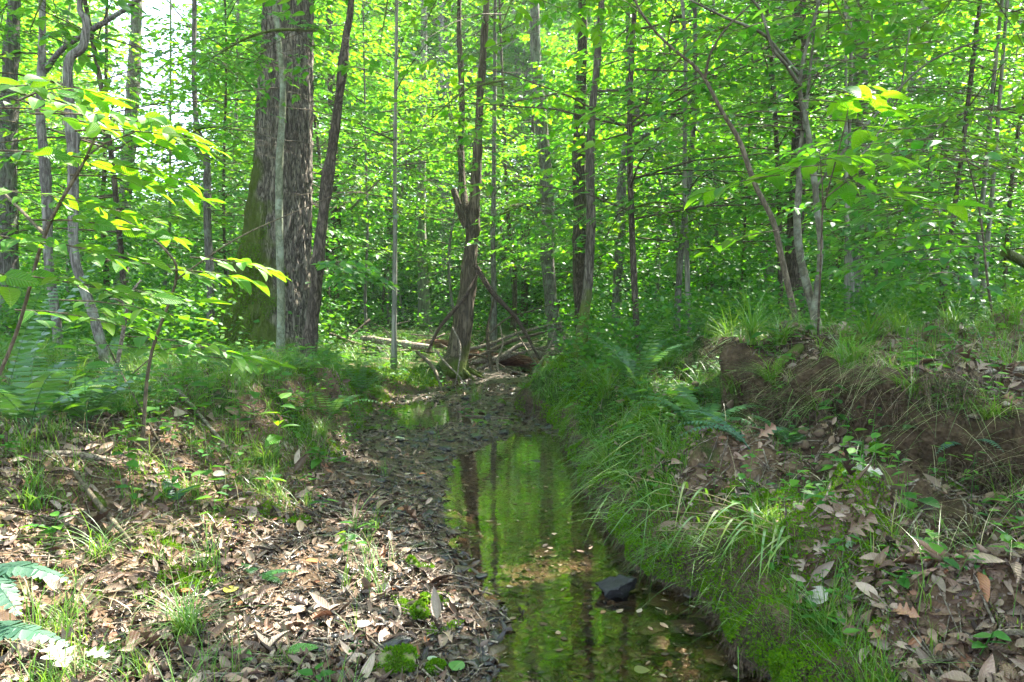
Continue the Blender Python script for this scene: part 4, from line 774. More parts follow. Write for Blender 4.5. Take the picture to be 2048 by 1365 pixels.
rng = rs(232); n = 420; y = rng.uniform(1.7, 5.4, n); d0 = .98 + .22 * fbm(y * 1.3, y * 0 + 11, 2); x = np.interp(y, YR, XR) + xrn(y) + d0 + rng.uniform(-.28, .08, n); mb = MB(); a = rng.uniform(0, 6.28, n); S = rng.choice([.02, .035, .06], n, p=[.5, .35, .15])
for q in range(5):
    k = np.arange(n) % 5 == q; place(mb, rock_template(q + 50, .7, 2), np.stack([x - .04, y, H(x, y)], -1)[k], np.stack([np.cos(a), np.sin(a), 0 * a], -1)[k], (NH(x, y) + rng.normal(0, .3, (n, 3)))[k], S[k])
tag(mb.build('soil_clods', M_crumb), 'clods and small stones in the face of the scarp', kind='stuff')
# seedlings and herbs: whorls of leaves on short stems
rng = rs(205); x, y = fan(rng, 12000, 1.7, 13); dr, dl, bw = area(x, y); pn = fbm(x * .9, y * .9, 3, 90.)
d_ = (dr > .06) * np.where((dr < 1.1) & (y < 3.6), .12, .5) * np.where(dr > 1.3, .5, 1) + (dl > .0) * np.interp(y, [1.7, 3, 4], [.14, .3, .85]) + (bw > .35) * (dl < 0) * .05
k = rng.rand(len(x)) < np.clip(d_ * (.7 + 1.3 * pn), 0, 1); x, y = x[k], y[k]; n = len(x); ht = rng.uniform(.03, .16, n) * (1 + .08 * y); nl = 5; mb = MB()
B = np.stack([x, y, H(x, y)], -1); T_ = B + np.stack([rng.normal(0, .02, n), rng.normal(0, .02, n), ht], -1); tubes(mb, np.stack([B, (B + T_) / 2 + rng.normal(0, .004, B.shape), T_], 1), .0014, .0008, 3, 0)
a = rng.uniform(0, 6.28, n)[:, None] + np.arange(nl) * 2.4 + rng.uniform(-.3, .3, (n, nl)); D = np.stack([np.cos(a), np.sin(a), rng.uniform(-.25, .35, (n, nl))], -1)
f = np.linspace(.55, 1, nl)[None, :, None]; P = B[:, None] * (1 - f) + T_[:, None] * f; S = (rng.uniform(.02, .055, n) * np.where(rng.rand(n) < .15, 1.6, 1))[:, None] * rng.uniform(.6, 1.2, (n, nl)) * (1 + .06 * y)[:, None]
put(mb, rng, (P + D * .006).reshape(-1, 3), D.reshape(-1, 3), (np.array([0, 0, 1.]) + rng.normal(0, .2, (n * nl, 3))), S.ravel(), 0, TS); print('herbs', n); tag(mb.build('herb_undergrowth', M_herb), 'small green seedlings and herbs over the banks', kind='stuff')
# dry straw and thin dead stems on the right bank
rng = rs(206); x, y = fan(rng, 2600, 1.7, 7.5); dr, dl, bw = area(x, y); k = (dr > .35) | ((dl > .1) & (rng.rand(len(x)) < .35)); x, y = x[k], y[k]; n = len(x); mb = MB()
blades(mb, np.stack([x, y, H(x, y)], -1), rng.uniform(.06, .28, n), rng.uniform(.0012, .0026, n), rng.uniform(.4, 2.2, n), rng.uniform(0, 6.28, n), seg=6, droop=.42); tag(mb.build('straw', M_straw), 'dry straw-coloured stalks arching over the banks', kind='stuff')
rng = rs(226); n = 3400; y = rng.uniform(1.6, 5.6, n); d0 = .98 + .22 * fbm(y * 1.3, y * 0 + 11, 2); dd = d0 + rng.uniform(-.08, .20, n); x = np.interp(y, YR, XR) + xrn(y) + dd; k = rng.rand(n) < np.clip(.5 + 2.4 * fbm(x * 2, y * 2.4, 3, 63.), .05, 1); x, y = x[k], y[k]; n = len(x)
for mt, nm, sl, lb in ((M_straw, 'straw_fringe', slice(0, n // 2), 'dead straw hanging over the edge of the scarp'), (M_grass, 'scarp_grass', slice(n // 2, n), 'green grass hanging over the edge of the scarp')):
    mb = MB(); xx, yy = x[sl], y[sl]; m_ = len(xx); blades(mb, np.stack([xx, yy, H(xx, yy)], -1), rng.uniform(.10, .30, m_), rng.uniform(.0012, .0028, m_), rng.uniform(.7, 1.9, m_), rng.normal(3.6, .8, m_), seg=7, droop=.8); tag(mb.build(nm, mt), lb, kind='stuff')
# twig scraps
rng = rs(207); x, y = fan(rng, 5200, 1.3, 12); dr, dl, bw = area(x, y); k = (bw > -.03) | (dr > .15); x, y = x[k], y[k]; n = len(x); a = rng.uniform(0, 6.28, n); ln = rng.uniform(.04, .26, n); mb = MB(); pts = []
for s_ in (-.5, -.15, .2, .5):
    xx = x + np.cos(a + s_ * rng.uniform(-.4, .4, n)) * ln * s_; yy = y + np.sin(a) * ln * s_; pts.append(np.stack([xx, yy, H(xx, yy) + .004 + .012 * rng.rand(n)], -1))
tubes(mb, np.stack(pts, 1), rng.uniform(.0012, .0045, n), .0008, 5); tag(mb.build('twig_debris', B_dead), 'small broken twigs strewn over the ground', kind='stuff')
# gravel
rng = rs(208); x, y = fan(rng, 26000, 1.2, 12); dr, dl, bw = area(x, y); k = (dr < .02) & (dl < .1) & (rng.rand(len(x)) < np.where(y > 4.6, .75, np.where(bw > -.1, .35, .35))); x, y = x[k], y[k]; n = len(x); mb = MB(); RT = [rock_template(q, .35, 1) for q in range(5)]; wv = rng.randint(0, 5, n)
a = rng.uniform(0, 6.28, n); D = np.stack([np.cos(a), np.sin(a), 0 * a], -1); Nn = np.array([0, 0, 1.]) + rng.normal(0, .2, (n, 3)); S = rng.choice([.012, .02, .035, .05], n, p=[.4, .35, .18, .07]) * rng.uniform(.8, 1.2, n)
for q in range(5):
    k = wv == q; place(mb, RT[q], np.stack([x, y, H(x, y) + S * .08], -1)[k], D[k], Nn[k], S[k])
print('gravel', n); tag(mb.build('gravel', S_wet), 'dark wet gravel and slate chips of the stream bed', kind='stuff')

for nm, sd, mt, lab in (('wet_rubble', 218, S_wet, 'black slate rubble along the riffle and the pool margin'), ('brown_rubble', 219, S_brown, 'brown flat stones and chips in and beside the stream')):
    rng = rs(sd); x, y = fan(rng, 24000, 1.7, 12); dr, dl, bw = area(x, y); k = (dr < .02) & (dl < .05) & (rng.rand(len(x)) < np.where(y > 4.5, .95, np.where(bw > 0, .22 * (bw < .35) * (y > 2.6) + .05, .32))); x, y = x[k], y[k]; n = len(x); mb = MB(); wv = rng.randint(0, 5, n)
    a = rng.uniform(0, 6.28, n); D = np.stack([np.cos(a), np.sin(a), 0 * a], -1); Nn = np.array([0, 0, 1.]) + rng.normal(0, .22, (n, 3)); S = rng.choice([.025, .04, .06, .09], n, p=[.45, .3, .18, .07]) * rng.uniform(.8, 1.2, n)
    for q in range(5):
        k = wv == q; place(mb, rock_template(q + 9, .3, 2), np.stack([x, y, H(x, y) + S * .05], -1)[k], D[k], Nn[k], S[k])
    tag(mb.build(nm, mt), lab, kind='stuff')
rng = rs(228); x, y = fan(rng, 60000, 1.2, 6); dr, dl, bw = area(x, y); k = ((dr > .5) | (dl > .1)) & (rng.rand(len(x)) < np.clip(.25 + 1.5 * fbm(x * 2.2, y * 2.2, 3, 77.), 0, .8) * np.where(dr > .5, 1, .5)); x, y = x[k], y[k]; n = len(x); mb = MB(); wv = rng.randint(0, 5, n)
a = rng.uniform(0, 6.28, n); D = np.stack([np.cos(a), np.sin(a), 0 * a], -1); Nn = NH(x, y) + rng.normal(0, .3, (n, 3)); S = rng.choice([.006, .011, .018, .03], n, p=[.4, .35, .18, .07])
for q in range(5):
    k = wv == q; place(mb, rock_template(q + 30, .7, 1), np.stack([x, y, H(x, y) + S * .15], -1)[k], D[k], Nn[k], S[k])
tag(mb.build('soil_crumbs', M_crumb), 'loose crumbs of brown soil on the bare banks', kind='stuff')
# ---------------------------------------------------------------- stones
def stone(label, px, py, wpx, mat, flat=.5, seed=0, sink=.12, name='stone', group=None, rz=None, pos=None, moss=False, cat='stone'):
    P = gp(px, py) if pos is None else np.array(pos); size = wpx / FPX * P[1]; r = rs(seed + 5000); V, F = rock_template(seed, flat, 4, .5)
    V = V * (1 + (.24 if wpx > 90 else .10) * fbm(V[:, 0] * 9 + seed, V[:, 1] * 9 + V[:, 2] * 7, 3)[:, None]) * size * 1.1
    a = r.uniform(0, 6.28) if rz is None else rz; c, s_ = math.cos(a), math.sin(a); V = V @ np.array([[c, s_, 0], [-s_, c, 0], [0, 0, 1]]).T
    if rz is None: V = V @ np.array([[1, 0, r.uniform(-.2, .2)], [0, 1, 0], [0, 0, 1]])
    zz = max(P[2], -.03); b = np.array([P[0], P[1] + size * .2, zz + size * flat * (.5 - sink + .18 * moss) - .01]); mb = MB(); mb.add(V + b, F, sm=False if mat in (S_wet,) else True); o = mb.build(name, mat, None, b)
    tag(o, label, cat, group)
    if moss:
        k = (V[:, 2] > -size * flat * .12) & (fbm(V[:, 0] / size * 3 + seed, V[:, 1] / size * 3 + V[:, 2] / size * 3, 3) > -.12); idx = r.choice(np.where(k)[0], 2600 if wpx > 40 else 1200); Q = V[idx] + r.normal(0, size * .02, (len(idx), 3)) + b; Nn = nrm(V[idx] * [1, 1, 1 / flat]); m2 = MB()
        place(m2, T_quad(.4), Q, nrm(Nn + r.normal(0, .5, Q.shape)), r.normal(0, 1, Q.shape), r.uniform(.006, .014, len(idx))); m2.build('moss', M_moss, o, b)
    return o
S_black = stone_mat('stone_black', (.006, .006, .007), (.026, .025, .026), .4, spec=.25)
stone('large angular black wet rock standing out of the water in the foreground', 1238, 1232, 108, S_black, .62, 11, sink=.02, rz=.4)
stone('flat dark slab just right of the large black wet rock', 1300, 1205, 60, S_wet, .25, 12)
stone('upper of the two dark stones in the middle of the pool', 1054, 930, 32, S_wet, .5, 13)
stone('lower dark wedge-shaped stone in the middle of the pool', 1070, 944, 42, S_wet, .35, 14)
stone('low dark stone just breaking the water below the wedge-shaped pair', 1052, 958, 34, S_wet, .3, 15)
stone('small black stone alone in the shallows near the bottom of the photo', 1252, 1300, 30, S_wet, .4, 16)
stone('black ragged rock at the bottom edge right of the stream', 1480, 1358, 70, S_wet, .45, 17)
stone('brown squared stone half sunk at the left edge of the pool', 908, 1068, 36, S_brown, .5, 18)
stone('round rock capped with bright moss at the bottom of the leaf bank', 790, 1352, 78, S_moss, .75, 19, moss=True)
stone('square moss-covered stone on the sunlit leaves beside the stream', 838, 1240, 48, S_moss, .7, 20, moss=True)
stone('small stone with a yellow-green top above the square mossy stone', 850, 1208, 30, S_moss, .7, 21, moss=True)
stone('mossy stone at the upper edge of the sunlit leaves near the water', 828, 1138, 28, S_moss, .9, 22, moss=True)
stone('pale flat stone left of the small mossy one near the water', 800, 1132, 34, S_dry, .35, 23)
stone('green mossy stone midstream in front of the log jam', 1003, 815, 18, S_moss, .8, 24, moss=True)
stone('mossy stone at the foot of the right bank by the pool', 1166, 900, 26, S_moss, .6, 25, moss=True)
stone('purple-grey stone at the lower end of the riffle', 976, 838, 24, S_wet, .5, 26)
stone('dark flat slab at the bottom centre edge of the stream', 968, 1330, 60, S_wet, .3, 27)
stone('dark brown stone left of the flat slab near the bottom', 898, 1318, 50, S_brown, .35, 28)
stone('reddish brown stone in the shallow water at the bottom', 1028, 1310, 36, S_brown, .5, 29)
stone('pale buff stone under the shallow water near the bottom edge', 1365, 1330, 34, S_brown, .3, 30)
stone('brown stone half buried in the leaves beside the mossy rock', 870, 1345, 42, S_moss, .5, 31, moss=True)
for q, (a_, b_, w_, lb) in enumerate([(1330, 1235, 90, 'sunken brown slab just right of the black rock'), (1390, 1280, 110, 'broad sunken slab under the mossy lip of the right bank'), (1300, 1290, 70, 'tilted sunken slab below the black rock'), (1180, 1290, 60, 'small sunken slab left of the black rock'), (1440, 1330, 100, 'dark sunken slab near the bottom edge by the bank'), (1120, 1345, 80, 'sunken flat stone at the bottom centre of the stream'), (1345, 1180, 70, 'sunken slab in the shade of the bank above the black rock'), (1255, 1150, 50, 'small dark sunken stone midway up the near pool'), (1040, 1275, 46, 'wet brown stone at the left rim of the near water'), (985, 1240, 40, 'dark stone on the left rim of the near water')]):
    stone(lb, a_, b_, w_, [S_brown, S_black][q % 2], .16 + .05 * (q % 3), 700 + q)
for q, (a_, b_, w_, lb) in enumerate([(905, 835, 26, 'dark stone left of the wet stick at the riffle'), (1010, 870, 34, 'dark flat stone at the head of the pool'), (1060, 880, 30, 'wet stone at the head of the pool, right of the flat one'), (950, 880, 36, 'dark stone at the upper left rim of the pool'), (890, 905, 34, 'wet slab on the gravel left of the pool head'), (860, 870, 30, 'dark stone in the middle of the gravel bar'), (1100, 860, 30, 'dark stone under the mossy nub of the right bank'), (930, 800, 22, 'small dark stone in the upper riffle'), (1040, 800, 24, 'dark stone in the upper riffle right of the mossy one')]):
    stone(lb, a_, b_, w_, S_wet, .4, 720 + q, sink=.0)
rng = rs(301); n = 0
while n < 70:
    x, y = fan(rng, 1, 1.9, 11); dr, dl, bw = area(x, y); x, y = float(x[0]), float(y[0])
    if dr[0] > -.03 or dl[0] > .0 or bw[0] > .55: continue
    if y < 4.4 and bw[0] > 0 and rng.rand() < .6: continue
    px = topx((x, y)); lab = 'dark wet stone in the ' + ('riffle of stones above the pool' if y > 4.9 else 'shallow pool' if bw[0] < 0 else 'gravel beside the pool')
    stone(lab, 0, 0, rng.uniform(.03, .10) / y * FPX * (1 + .04 * y), [S_wet, S_brown, S_wet][n % 3], rng.uniform(.25, .5), 400 + n % 17, name='stream_stone', group=lab.replace('stone', 'stones', 1), pos=(x, y, float(H(x, y)))); n += 1

rng = rs(233); C_ = [gp(*p_) for p_ in [(790, 1352), (838, 1240), (850, 1208), (828, 1138), (300, 1090), (210, 1060), (400, 1150), (330, 1170), (120, 1190), (200, 1330), (560, 1040), (1760, 900), (1900, 930), (2020, 1040), (1500, 1200), (1440, 1100), (1600, 1250)]]; Q = []
for c_ in C_:
    m_ = 2600; rr_ = rng.uniform(.05, .13) * np.sqrt(rng.rand(m_)) * 1.5; a = rng.uniform(0, 6.28, m_); xx, yy = c_[0] + rr_ * np.cos(a), c_[1] + rr_ * np.sin(a) * .8; k = fbm(xx * 12, yy * 12, 3, 7.) > .02 + rr_; Q.append(np.stack([xx[k], yy[k], H(xx[k], yy[k]) + .010 * rng.rand(k.sum())], -1))
Q = np.concatenate(Q); mb = MB(); place(mb, T_quad(.45), Q, nrm(NH(Q[:, 0], Q[:, 1]) + rng.normal(0, .55, Q.shape)), rng.normal(0, 1, Q.shape), rng.uniform(.006, .013, len(Q))); tag(mb.build('moss_mats', M_moss), 'irregular mats of moss spreading over soil and leaves', kind='stuff')
# ---------------------------------------------------------------- ferns
def frond(mb, rng, b, az, Ln, pinn, npn=16, rise=.9, droop=1.0, mi=0, tw=.5, fat=1.0):
    t = np.linspace(0, 1, 14); hd = np.array([math.cos(az), math.sin(az), 0]); C = b + (Ln * t * (.75 + .1 * t))[:, None] * hd + np.stack([0 * t, 0 * t, Ln * (rise * t - droop * .75 * t ** 2)], -1)
    tubes(mb, C[None], .0022, .0006, 4, mi); tt = np.linspace(.12, .98, npn); Cc = np.stack([np.interp(tt, t, C[:, k]) for k in range(3)], -1); tg = nrm(np.gradient(Cc, axis=0)); sd = nrm(np.cross(tg, [0, 0, 1.])); up = np.cross(sd, tg)
    w_ = pinn * (np.sin(np.pi * np.clip(tt, .0, 1) ** .7) ** .6 + .08) * (1 - .35 * tt)
    TP = (np.array([[0, -.12 * fat, 0], [.12, -.17 * fat, .01], [.7, -.14 * fat, 0], [1, 0, -.06], [.7, .13 * fat, 0], [.1, .2 * fat, .01]]), np.array([[0, 1, 2, 3], [0, 3, 4, 5]]))
    for s_ in (-1, 1): place(mb, TP, Cc, sd * s_ + tg * .28 - up * .15 + rng.normal(0, .05, Cc.shape), up + rng.normal(0, .12, Cc.shape), w_, mi, uv=False)
def fern(label, b, n_, Ln, mat, seed, azs=None, pinn=.05, group=None, rise=.9, droop=1.0, npn=18, fat=1.0):
    r = rs(seed); rt = empty('fern', b, label, 'fern', group); azs = azs or list(np.arange(n_) * 6.28 / n_ + r.uniform(-.3, .3, n_))
    ch = []
    for q, a in enumerate(azs):
        mb = MB(); frond(mb, r, np.array(b), a, Ln * r.uniform(.8, 1.1), pinn, npn, rise * r.uniform(.8, 1.1), droop * r.uniform(.9, 1.1), fat=fat); ch.append(mb.build('frond', mat, rt, b))
    return rt, ch
fern('waxy blue-green fern reaching in from the lower left edge', at(-60, 1150, 1.75), 0, .34, M_fernblue, 1, azs=[.0, -.55], pinn=.058, rise=.35, droop=.62, npn=17, fat=1.9)
fern('second waxy fern below the blue-green one at the lower left edge', at(-60, 1262, 1.62), 0, .31, M_fernblue, 2, azs=[-.02], pinn=.052, rise=.32, droop=.5, npn=15, fat=1.9)
fern('blue-green fern arching over the right bank below the saplings', gp(1500, 900), 0, .42, M_fernblue, 3, azs=[2.9, 2.5, 2.0, .5, 3.4], pinn=.045)
fern('feathery fern standing on the right bank right of the paired trunks', gp(1272, 770), 8, .55, M_fern, 4, pinn=.07, rise=1.3, droop=.8)
fern('fern among the grass on the right bank below the dark trunk', gp(1420, 800), 7, .4, M_fern, 5, pinn=.05)
fern('dark fern hanging on the scarp near the right edge', gp(1930, 900), 5, .2, M_fernblue, 6, pinn=.03)
fern('fern on the bare soil of the right bank', gp(1830, 880), 5, .18, M_fern, 7, pinn=.03)
fern('feathery yellow-green fern at the left edge beside the twisted sapling', gp(60, 860), 9, .62, M_fern, 8, pinn=.08, rise=1.1)
fern('tall fern in front of the twisted sapling on the left bank', gp(175, 850), 8, .5, M_fern, 9, pinn=.065, rise=1.2)
fern('dark fern with long stiff fronds standing at the left edge', gp(10, 800), 0, .9, M_fern, 10, azs=[.3, .9, 1.6, 5.9], pinn=.07, rise=1.5, droop=.5, npn=26)
fern('small sunlit fern lying on the leaf bank', gp(520, 1150), 0, .2, M_fern, 11, azs=[-.7, -.2, 2.6], pinn=.03, rise=.3, droop=.3)
fern('blue-green fern in the middle of the left bank', gp(340, 1010), 0, .22, M_fernblue, 12, azs=[.8, 2.2, 1.4], pinn=.032)
fern('fine fern clump left of the stream behind the leaning dark trunk', gp(720, 790), 9, .6, M_fern, 13, pinn=.05, rise=1.2)
fern('fine fern clump at the foot of the leaning dark trunk', gp(660, 840), 8, .5, M_fern, 14, pinn=.05, rise=1.1)
fp = fern('', (0, 0, 0), 8, .45, M_fern, 20, pinn=.06, group='ferns under the trees', rise=1.1); rng = rs(302); fs = []
fs = [(float(np.interp(y_, YR, XR)) + d_, y_) for y_, d_ in ((3.4, .45), (3.9, .8), (4.4, .35), (4.9, .9), (5.3, .5), (5.8, 1.1), (6.4, .6), (4.2, 1.25), (3.1, .75))] + [(-1.75, 4.4), (-1.5, 4.9), (-2.3, 4.0), (-2.6, 3.6), (-2.0, 5.2)]
while len(fs) < 50:
    x, y = fan(rng, 1, 4.6, 12, .8); dr, dl, bw = area(x, y)
    if (dr[0] > .5 and (y[0] > 5.2 or dr[0] > 1.6)) or dl[0] > .5: fs.append((float(x[0]), float(y[0])))
labs = auto_labels([topx(f_) for f_ in fs], 'green forest floor fern, {} right of {}')
for q, (x, y) in enumerate(fs):
    if q == 0: fp[0].location = onground(x, y); fp[0]['label'] = labs[0]
    else: dup(fp[0], fp[1], onground(x, y), rng.uniform(0, 6.28), rng.uniform(.4, .7) if q < 14 else rng.uniform(.6, 1.25), labs[q])

# ---------------------------------------------------------------- sedge tussocks and the reed grass leaning over the right bank
def tussock(label, b, n_, Ln, seed, mat=M_grass, wd=.004, lean=(.4, 1.5), azr=(0, 6.28)):
    r = rs(seed); mb = MB(); P = np.array(b) + np.stack([r.normal(0, .02, n_), r.normal(0, .02, n_), 0 * np.arange(n_)], -1); blades(mb, P, Ln * r.uniform(.5, 1.1, n_), wd * r.uniform(.6, 1.2, n_), r.uniform(*lean, n_), r.uniform(*azr, n_), seg=8, droop=.45)
    o = mb.build('grass_tussock', mat, None, b); return tag(o, label, 'grass tuft')
tussock('dark green grass tuft hanging from the roots below the right bank saplings', gp(1640, 840), 90, .28, 1, azr=(2.6, 5.6), lean=(.8, 1.8))
tussock('sunlit grass tuft on the soil in the lower left', gp(205, 1120), 46, .26, 2, wd=.003)
tussock('fine grass tuft spilling down at the bottom left', gp(375, 1275), 110, .22, 3, wd=.003)
tussock('grass tuft at the lower lip of the right bank above the dark water', gp(1450, 1130), 90, .22, 4, azr=(2.4, 5.2))
tussock('grass tuft on the left bank left of centre', gp(530, 930), 80, .2, 5)
tussock('bright grass tuft near the left edge of the leaf bank', gp(60, 1020), 50, .18, 6)
tussock('grass tuft on top of the left bank cut above the gravel', gp(640, 880), 100, .25, 7)
tussock('grass tuft at the foot of the paired trunks', gp(1215, 800), 120, .4, 8)
tussock('grass tuft growing beside the saplings on the right bank', gp(1700, 740), 90, .3, 9, wd=.005)
tussock('tall grass clump behind the crest of the right bank', gp(1500, 690), 60, .5, 10, wd=.007, lean=(.3, 1.6))
tussock('tall broad grass clump at the right edge on the bank crest', gp(1860, 640), 70, .45, 11, wd=.008, lean=(.3, 1.6))
for q, (a_, b_, lb) in enumerate([(1420, 745, 'grass tuft hanging over the left end of the scarp'), (1470, 790, 'grass tuft on the face of the scarp at its left end'), (1540, 770, 'grass tuft under the roots of the leaning saplings'), (1820, 800, 'grass tuft in a pocket of the scarp at right'), (1985, 850, 'grass tuft low on the scarp by the right edge')]): tussock(lb, gp(a_, b_), 80, .26, 80 + q, azr=(2.2, 5.2), lean=(.7, 1.9), wd=.0035)
cg = [((1240, 730), .5), ((1330, 735), .45), ((1400, 720), .5), ((1460, 700), .6), ((1560, 690), .5), ((1740, 690), .5), ((1800, 672), .55), ((1900, 660), .5), ((1960, 655), .6), ((2030, 650), .5), ((1290, 790), .35), ((1380, 770), .35), ((1180, 760), .4)]
lb_ = auto_labels([c_[0][0] for c_ in cg], 'tall crest grass tuft, {} right of {}')
for q, ((a_, b_), h_) in enumerate(cg): tag(tussock('x', gp(a_, b_), [38, 60, 26][q % 3], h_ * [.8, .6, 1.0][q % 3], 30 + q, wd=.004 + .003 * (q % 3), lean=(.3, 1.9), azr=[(2, 5), (0, 6.28), (3, 7)][q % 3]), lb_[q], group='grass tufts along the crest of the right bank')
rb = gp(1705, 1165); reed = empty('reed_grass', rb, 'long reed grass stems leaning left over the right bank with drooping yellow-green blades', 'grass plant'); rng = rs(12)
tips = [((1240, 948), 3.0), ((1300, 985), 2.8), ((1265, 1018), 2.7), ((1370, 1045), 2.6), ((1310, 1062), 2.6)]
mb = MB(); lv = MB()
for q, ((tx, ty), Y) in enumerate(tips):
    T_ = at(tx, ty, Y); mid = (rb * .5 + T_ * .5) + [0, 0, .08]; C = catmull([rb + rng.normal(0, .012, 3), rb * .8 + T_ * .2 + [0, 0, .06], mid, T_], 30); addtube(mb, C, [.0026, .002, .001], n=30, sides=5, cap=False, res=False)
    for s_ in range(5 if q < 4 else 3):
        p_ = C[int(10 + s_ * 4.2 + rng.randint(0, 3))]; blades(lv, p_[None] , np.array([.16]) * rng.uniform(.8, 1.2, 1), np.array([.011]), np.array([1.3]), np.array([rng.uniform(2.4, 4.6)]), seg=9, droop=1.25)
mb.build('stem', M_straw, reed, rb); lv.build('blade', leaf_mat('reed_blade', [(0, (.06, .17, .02)), (.7, (.11, .24, .02)), (1, (.28, .24, .04))], YG), reed, rb)

# ---------------------------------------------------------------- roots, sticks, logs
def stick(name, label, cat, pts, widths, mat, twigs=(), amp=.12, knob=.4, seed=0, group=None, sides=9, n=40, ground=False):
    P = []
    for p_ in pts:
        P.append(gp(p_[0], p_[1]) + [0, 0, .012] if len(p_) == 2 else at(*p_))
    b = P[0].copy(); Ym = np.mean([q[1] for q in P]); rt = empty(name, b, label, cat, group) if twigs else None; mb = MB(); addtube(mb, P, [ray_rad(w_, Ym) for w_ in widths], n=n, sides=sides, amp=amp, knob=knob, seed=seed)
    if not twigs: return tag(mb.build(name, mat, None, b), label, cat, group)
    mb.build('stem', mat, rt, b)
    for tp_, tw_ in twigs:
        m2 = MB(); addtube(m2, [at(*q) for q in tp_], [ray_rad(w_, Ym) for w_ in tw_], n=18, sides=6, amp=.1); m2.build('twig', mat, rt, b)
    return rt
stick('dead_stick', 'bare brown stick slanting down the left bank at lower left', 'stick', [at_ for at_ in [(150, 945, 2.55), (190, 1000, 2.5), (232, 1050, 2.42), (265, 1088, 2.36)]], [7, 11, 10, 7], B_twigbrown, seed=1)
stick('dead_stick', 'long thin grey stick lying down the left bank toward the gravel', 'stick', [(330, 760), (370, 800), (420, 860), (480, 930)], [6, 8, 7, 5], B_dead, seed=2)
stick('pale_dead_stem', 'pale forked dead stem rising from the left bank', 'dead stem', [(222, 790), (238, 710, 4.1), (252, 630, 4.05), (262, 590, 4.0), (282, 560, 4.0)], [10, 8, 7, 5, 3], B_dead, twigs=[([(256, 615, 4.05), (235, 600, 4.0), (218, 598, 4.0)], [5, 4, 2]), ([(250, 640, 4.05), (262, 625, 4.0), (270, 590, 3.9)], [4, 3, 2])], seed=3)
stick('dead_branch', 'brown branch lying on the leaves at the left edge of the bank', 'branch', [(85, 912), (150, 915), (215, 925), (290, 940)], [10, 12, 9, 5], B_dead, seed=4)
stick('dead_branch', 'curved grey twig on the sunlit leaves at the bottom', 'twig', [(600, 1290), (650, 1298), (690, 1320), (720, 1345)], [6, 6, 4, 3], B_dead, seed=5)
stick('dead_branch', 'forked twig beside the square mossy stone', 'twig', [(770, 1160), (785, 1195), (800, 1230), (790, 1262)], [4, 5, 6, 4], B_dead, seed=6)
stick('dead_branch', 'wet stick lying across the stream at the riffle', 'stick', [(905, 838), (940, 836), (985, 838), (1020, 840)], [5, 7, 6, 4], B_twigbrown, seed=7)
stick('dead_branch', 'long thin twig on the gravel bar left of the pool', 'twig', [(640, 1012), (720, 1030), (790, 1030), (860, 1048)], [4, 5, 4, 3], B_dead, seed=8)
stick('dead_branch', 'pale branch at the right edge on top of the bank', 'branch', [(1950, 752), (1985, 750), (2030, 748), (2090, 745)], [10, 13, 15, 16], B_dead, seed=9)
stick('dead_branch', 'pale branch lying in the leaves at the lower right edge', 'branch', [(1940, 1290), (1985, 1282), (2030, 1278), (2080, 1282)], [10, 14, 14, 12], B_dead, seed=10)
stick('dead_branch', 'thin forked twig on the bank above the reed grass base', 'twig', [(1620, 1040), (1650, 1005), (1665, 965), (1675, 950)], [4, 5, 4, 2], B_dead, seed=11)
stick('cut_log', 'dark sawn-off log end showing in the bushes at the right edge', 'log', [(2010, 505, 5.8), (2040, 520, 6.0), (2080, 545, 6.3), (2140, 570, 6.6)], [15, 18, 20, 22], B_brown, seed=12, sides=14)
# log jam
J = 10.8
stick('fallen_log', 'reddish splintered log lying across the stream in the log jam', 'log', [(925, 712, J), (980, 718, J), (1040, 722, J + .1), (1100, 735, J), (1150, 742, J - .1)], [18, 24, 25, 22, 14], B_red, seed=20, sides=16, amp=.35, n=60)
stick('fallen_log', 'weathered log pointing left out of the log jam', 'log', [(722, 676, 9.9), (760, 682, 9.8), (810, 690, 9.7), (862, 696, 9.6)], [9, 13, 15, 13], B_dead, seed=21, sides=12)
stick('fallen_log', 'rough dark log end above the broken snag roots', 'log', [(835, 690, J + .6), (880, 688, J + .5), (930, 700, J + .5), (960, 708, J + .4)], [14, 18, 18, 14], B_red, seed=22, sides=12, amp=.3)
stick('fallen_log', 'grey log lying behind the paired trunks at the right end of the jam', 'log', [(1060, 712, J + .8), (1110, 705, J + .8), (1160, 690, J + .9), (1200, 670, J + 1)], [18, 20, 16, 12], B_dead, seed=23, sides=12, amp=.2)
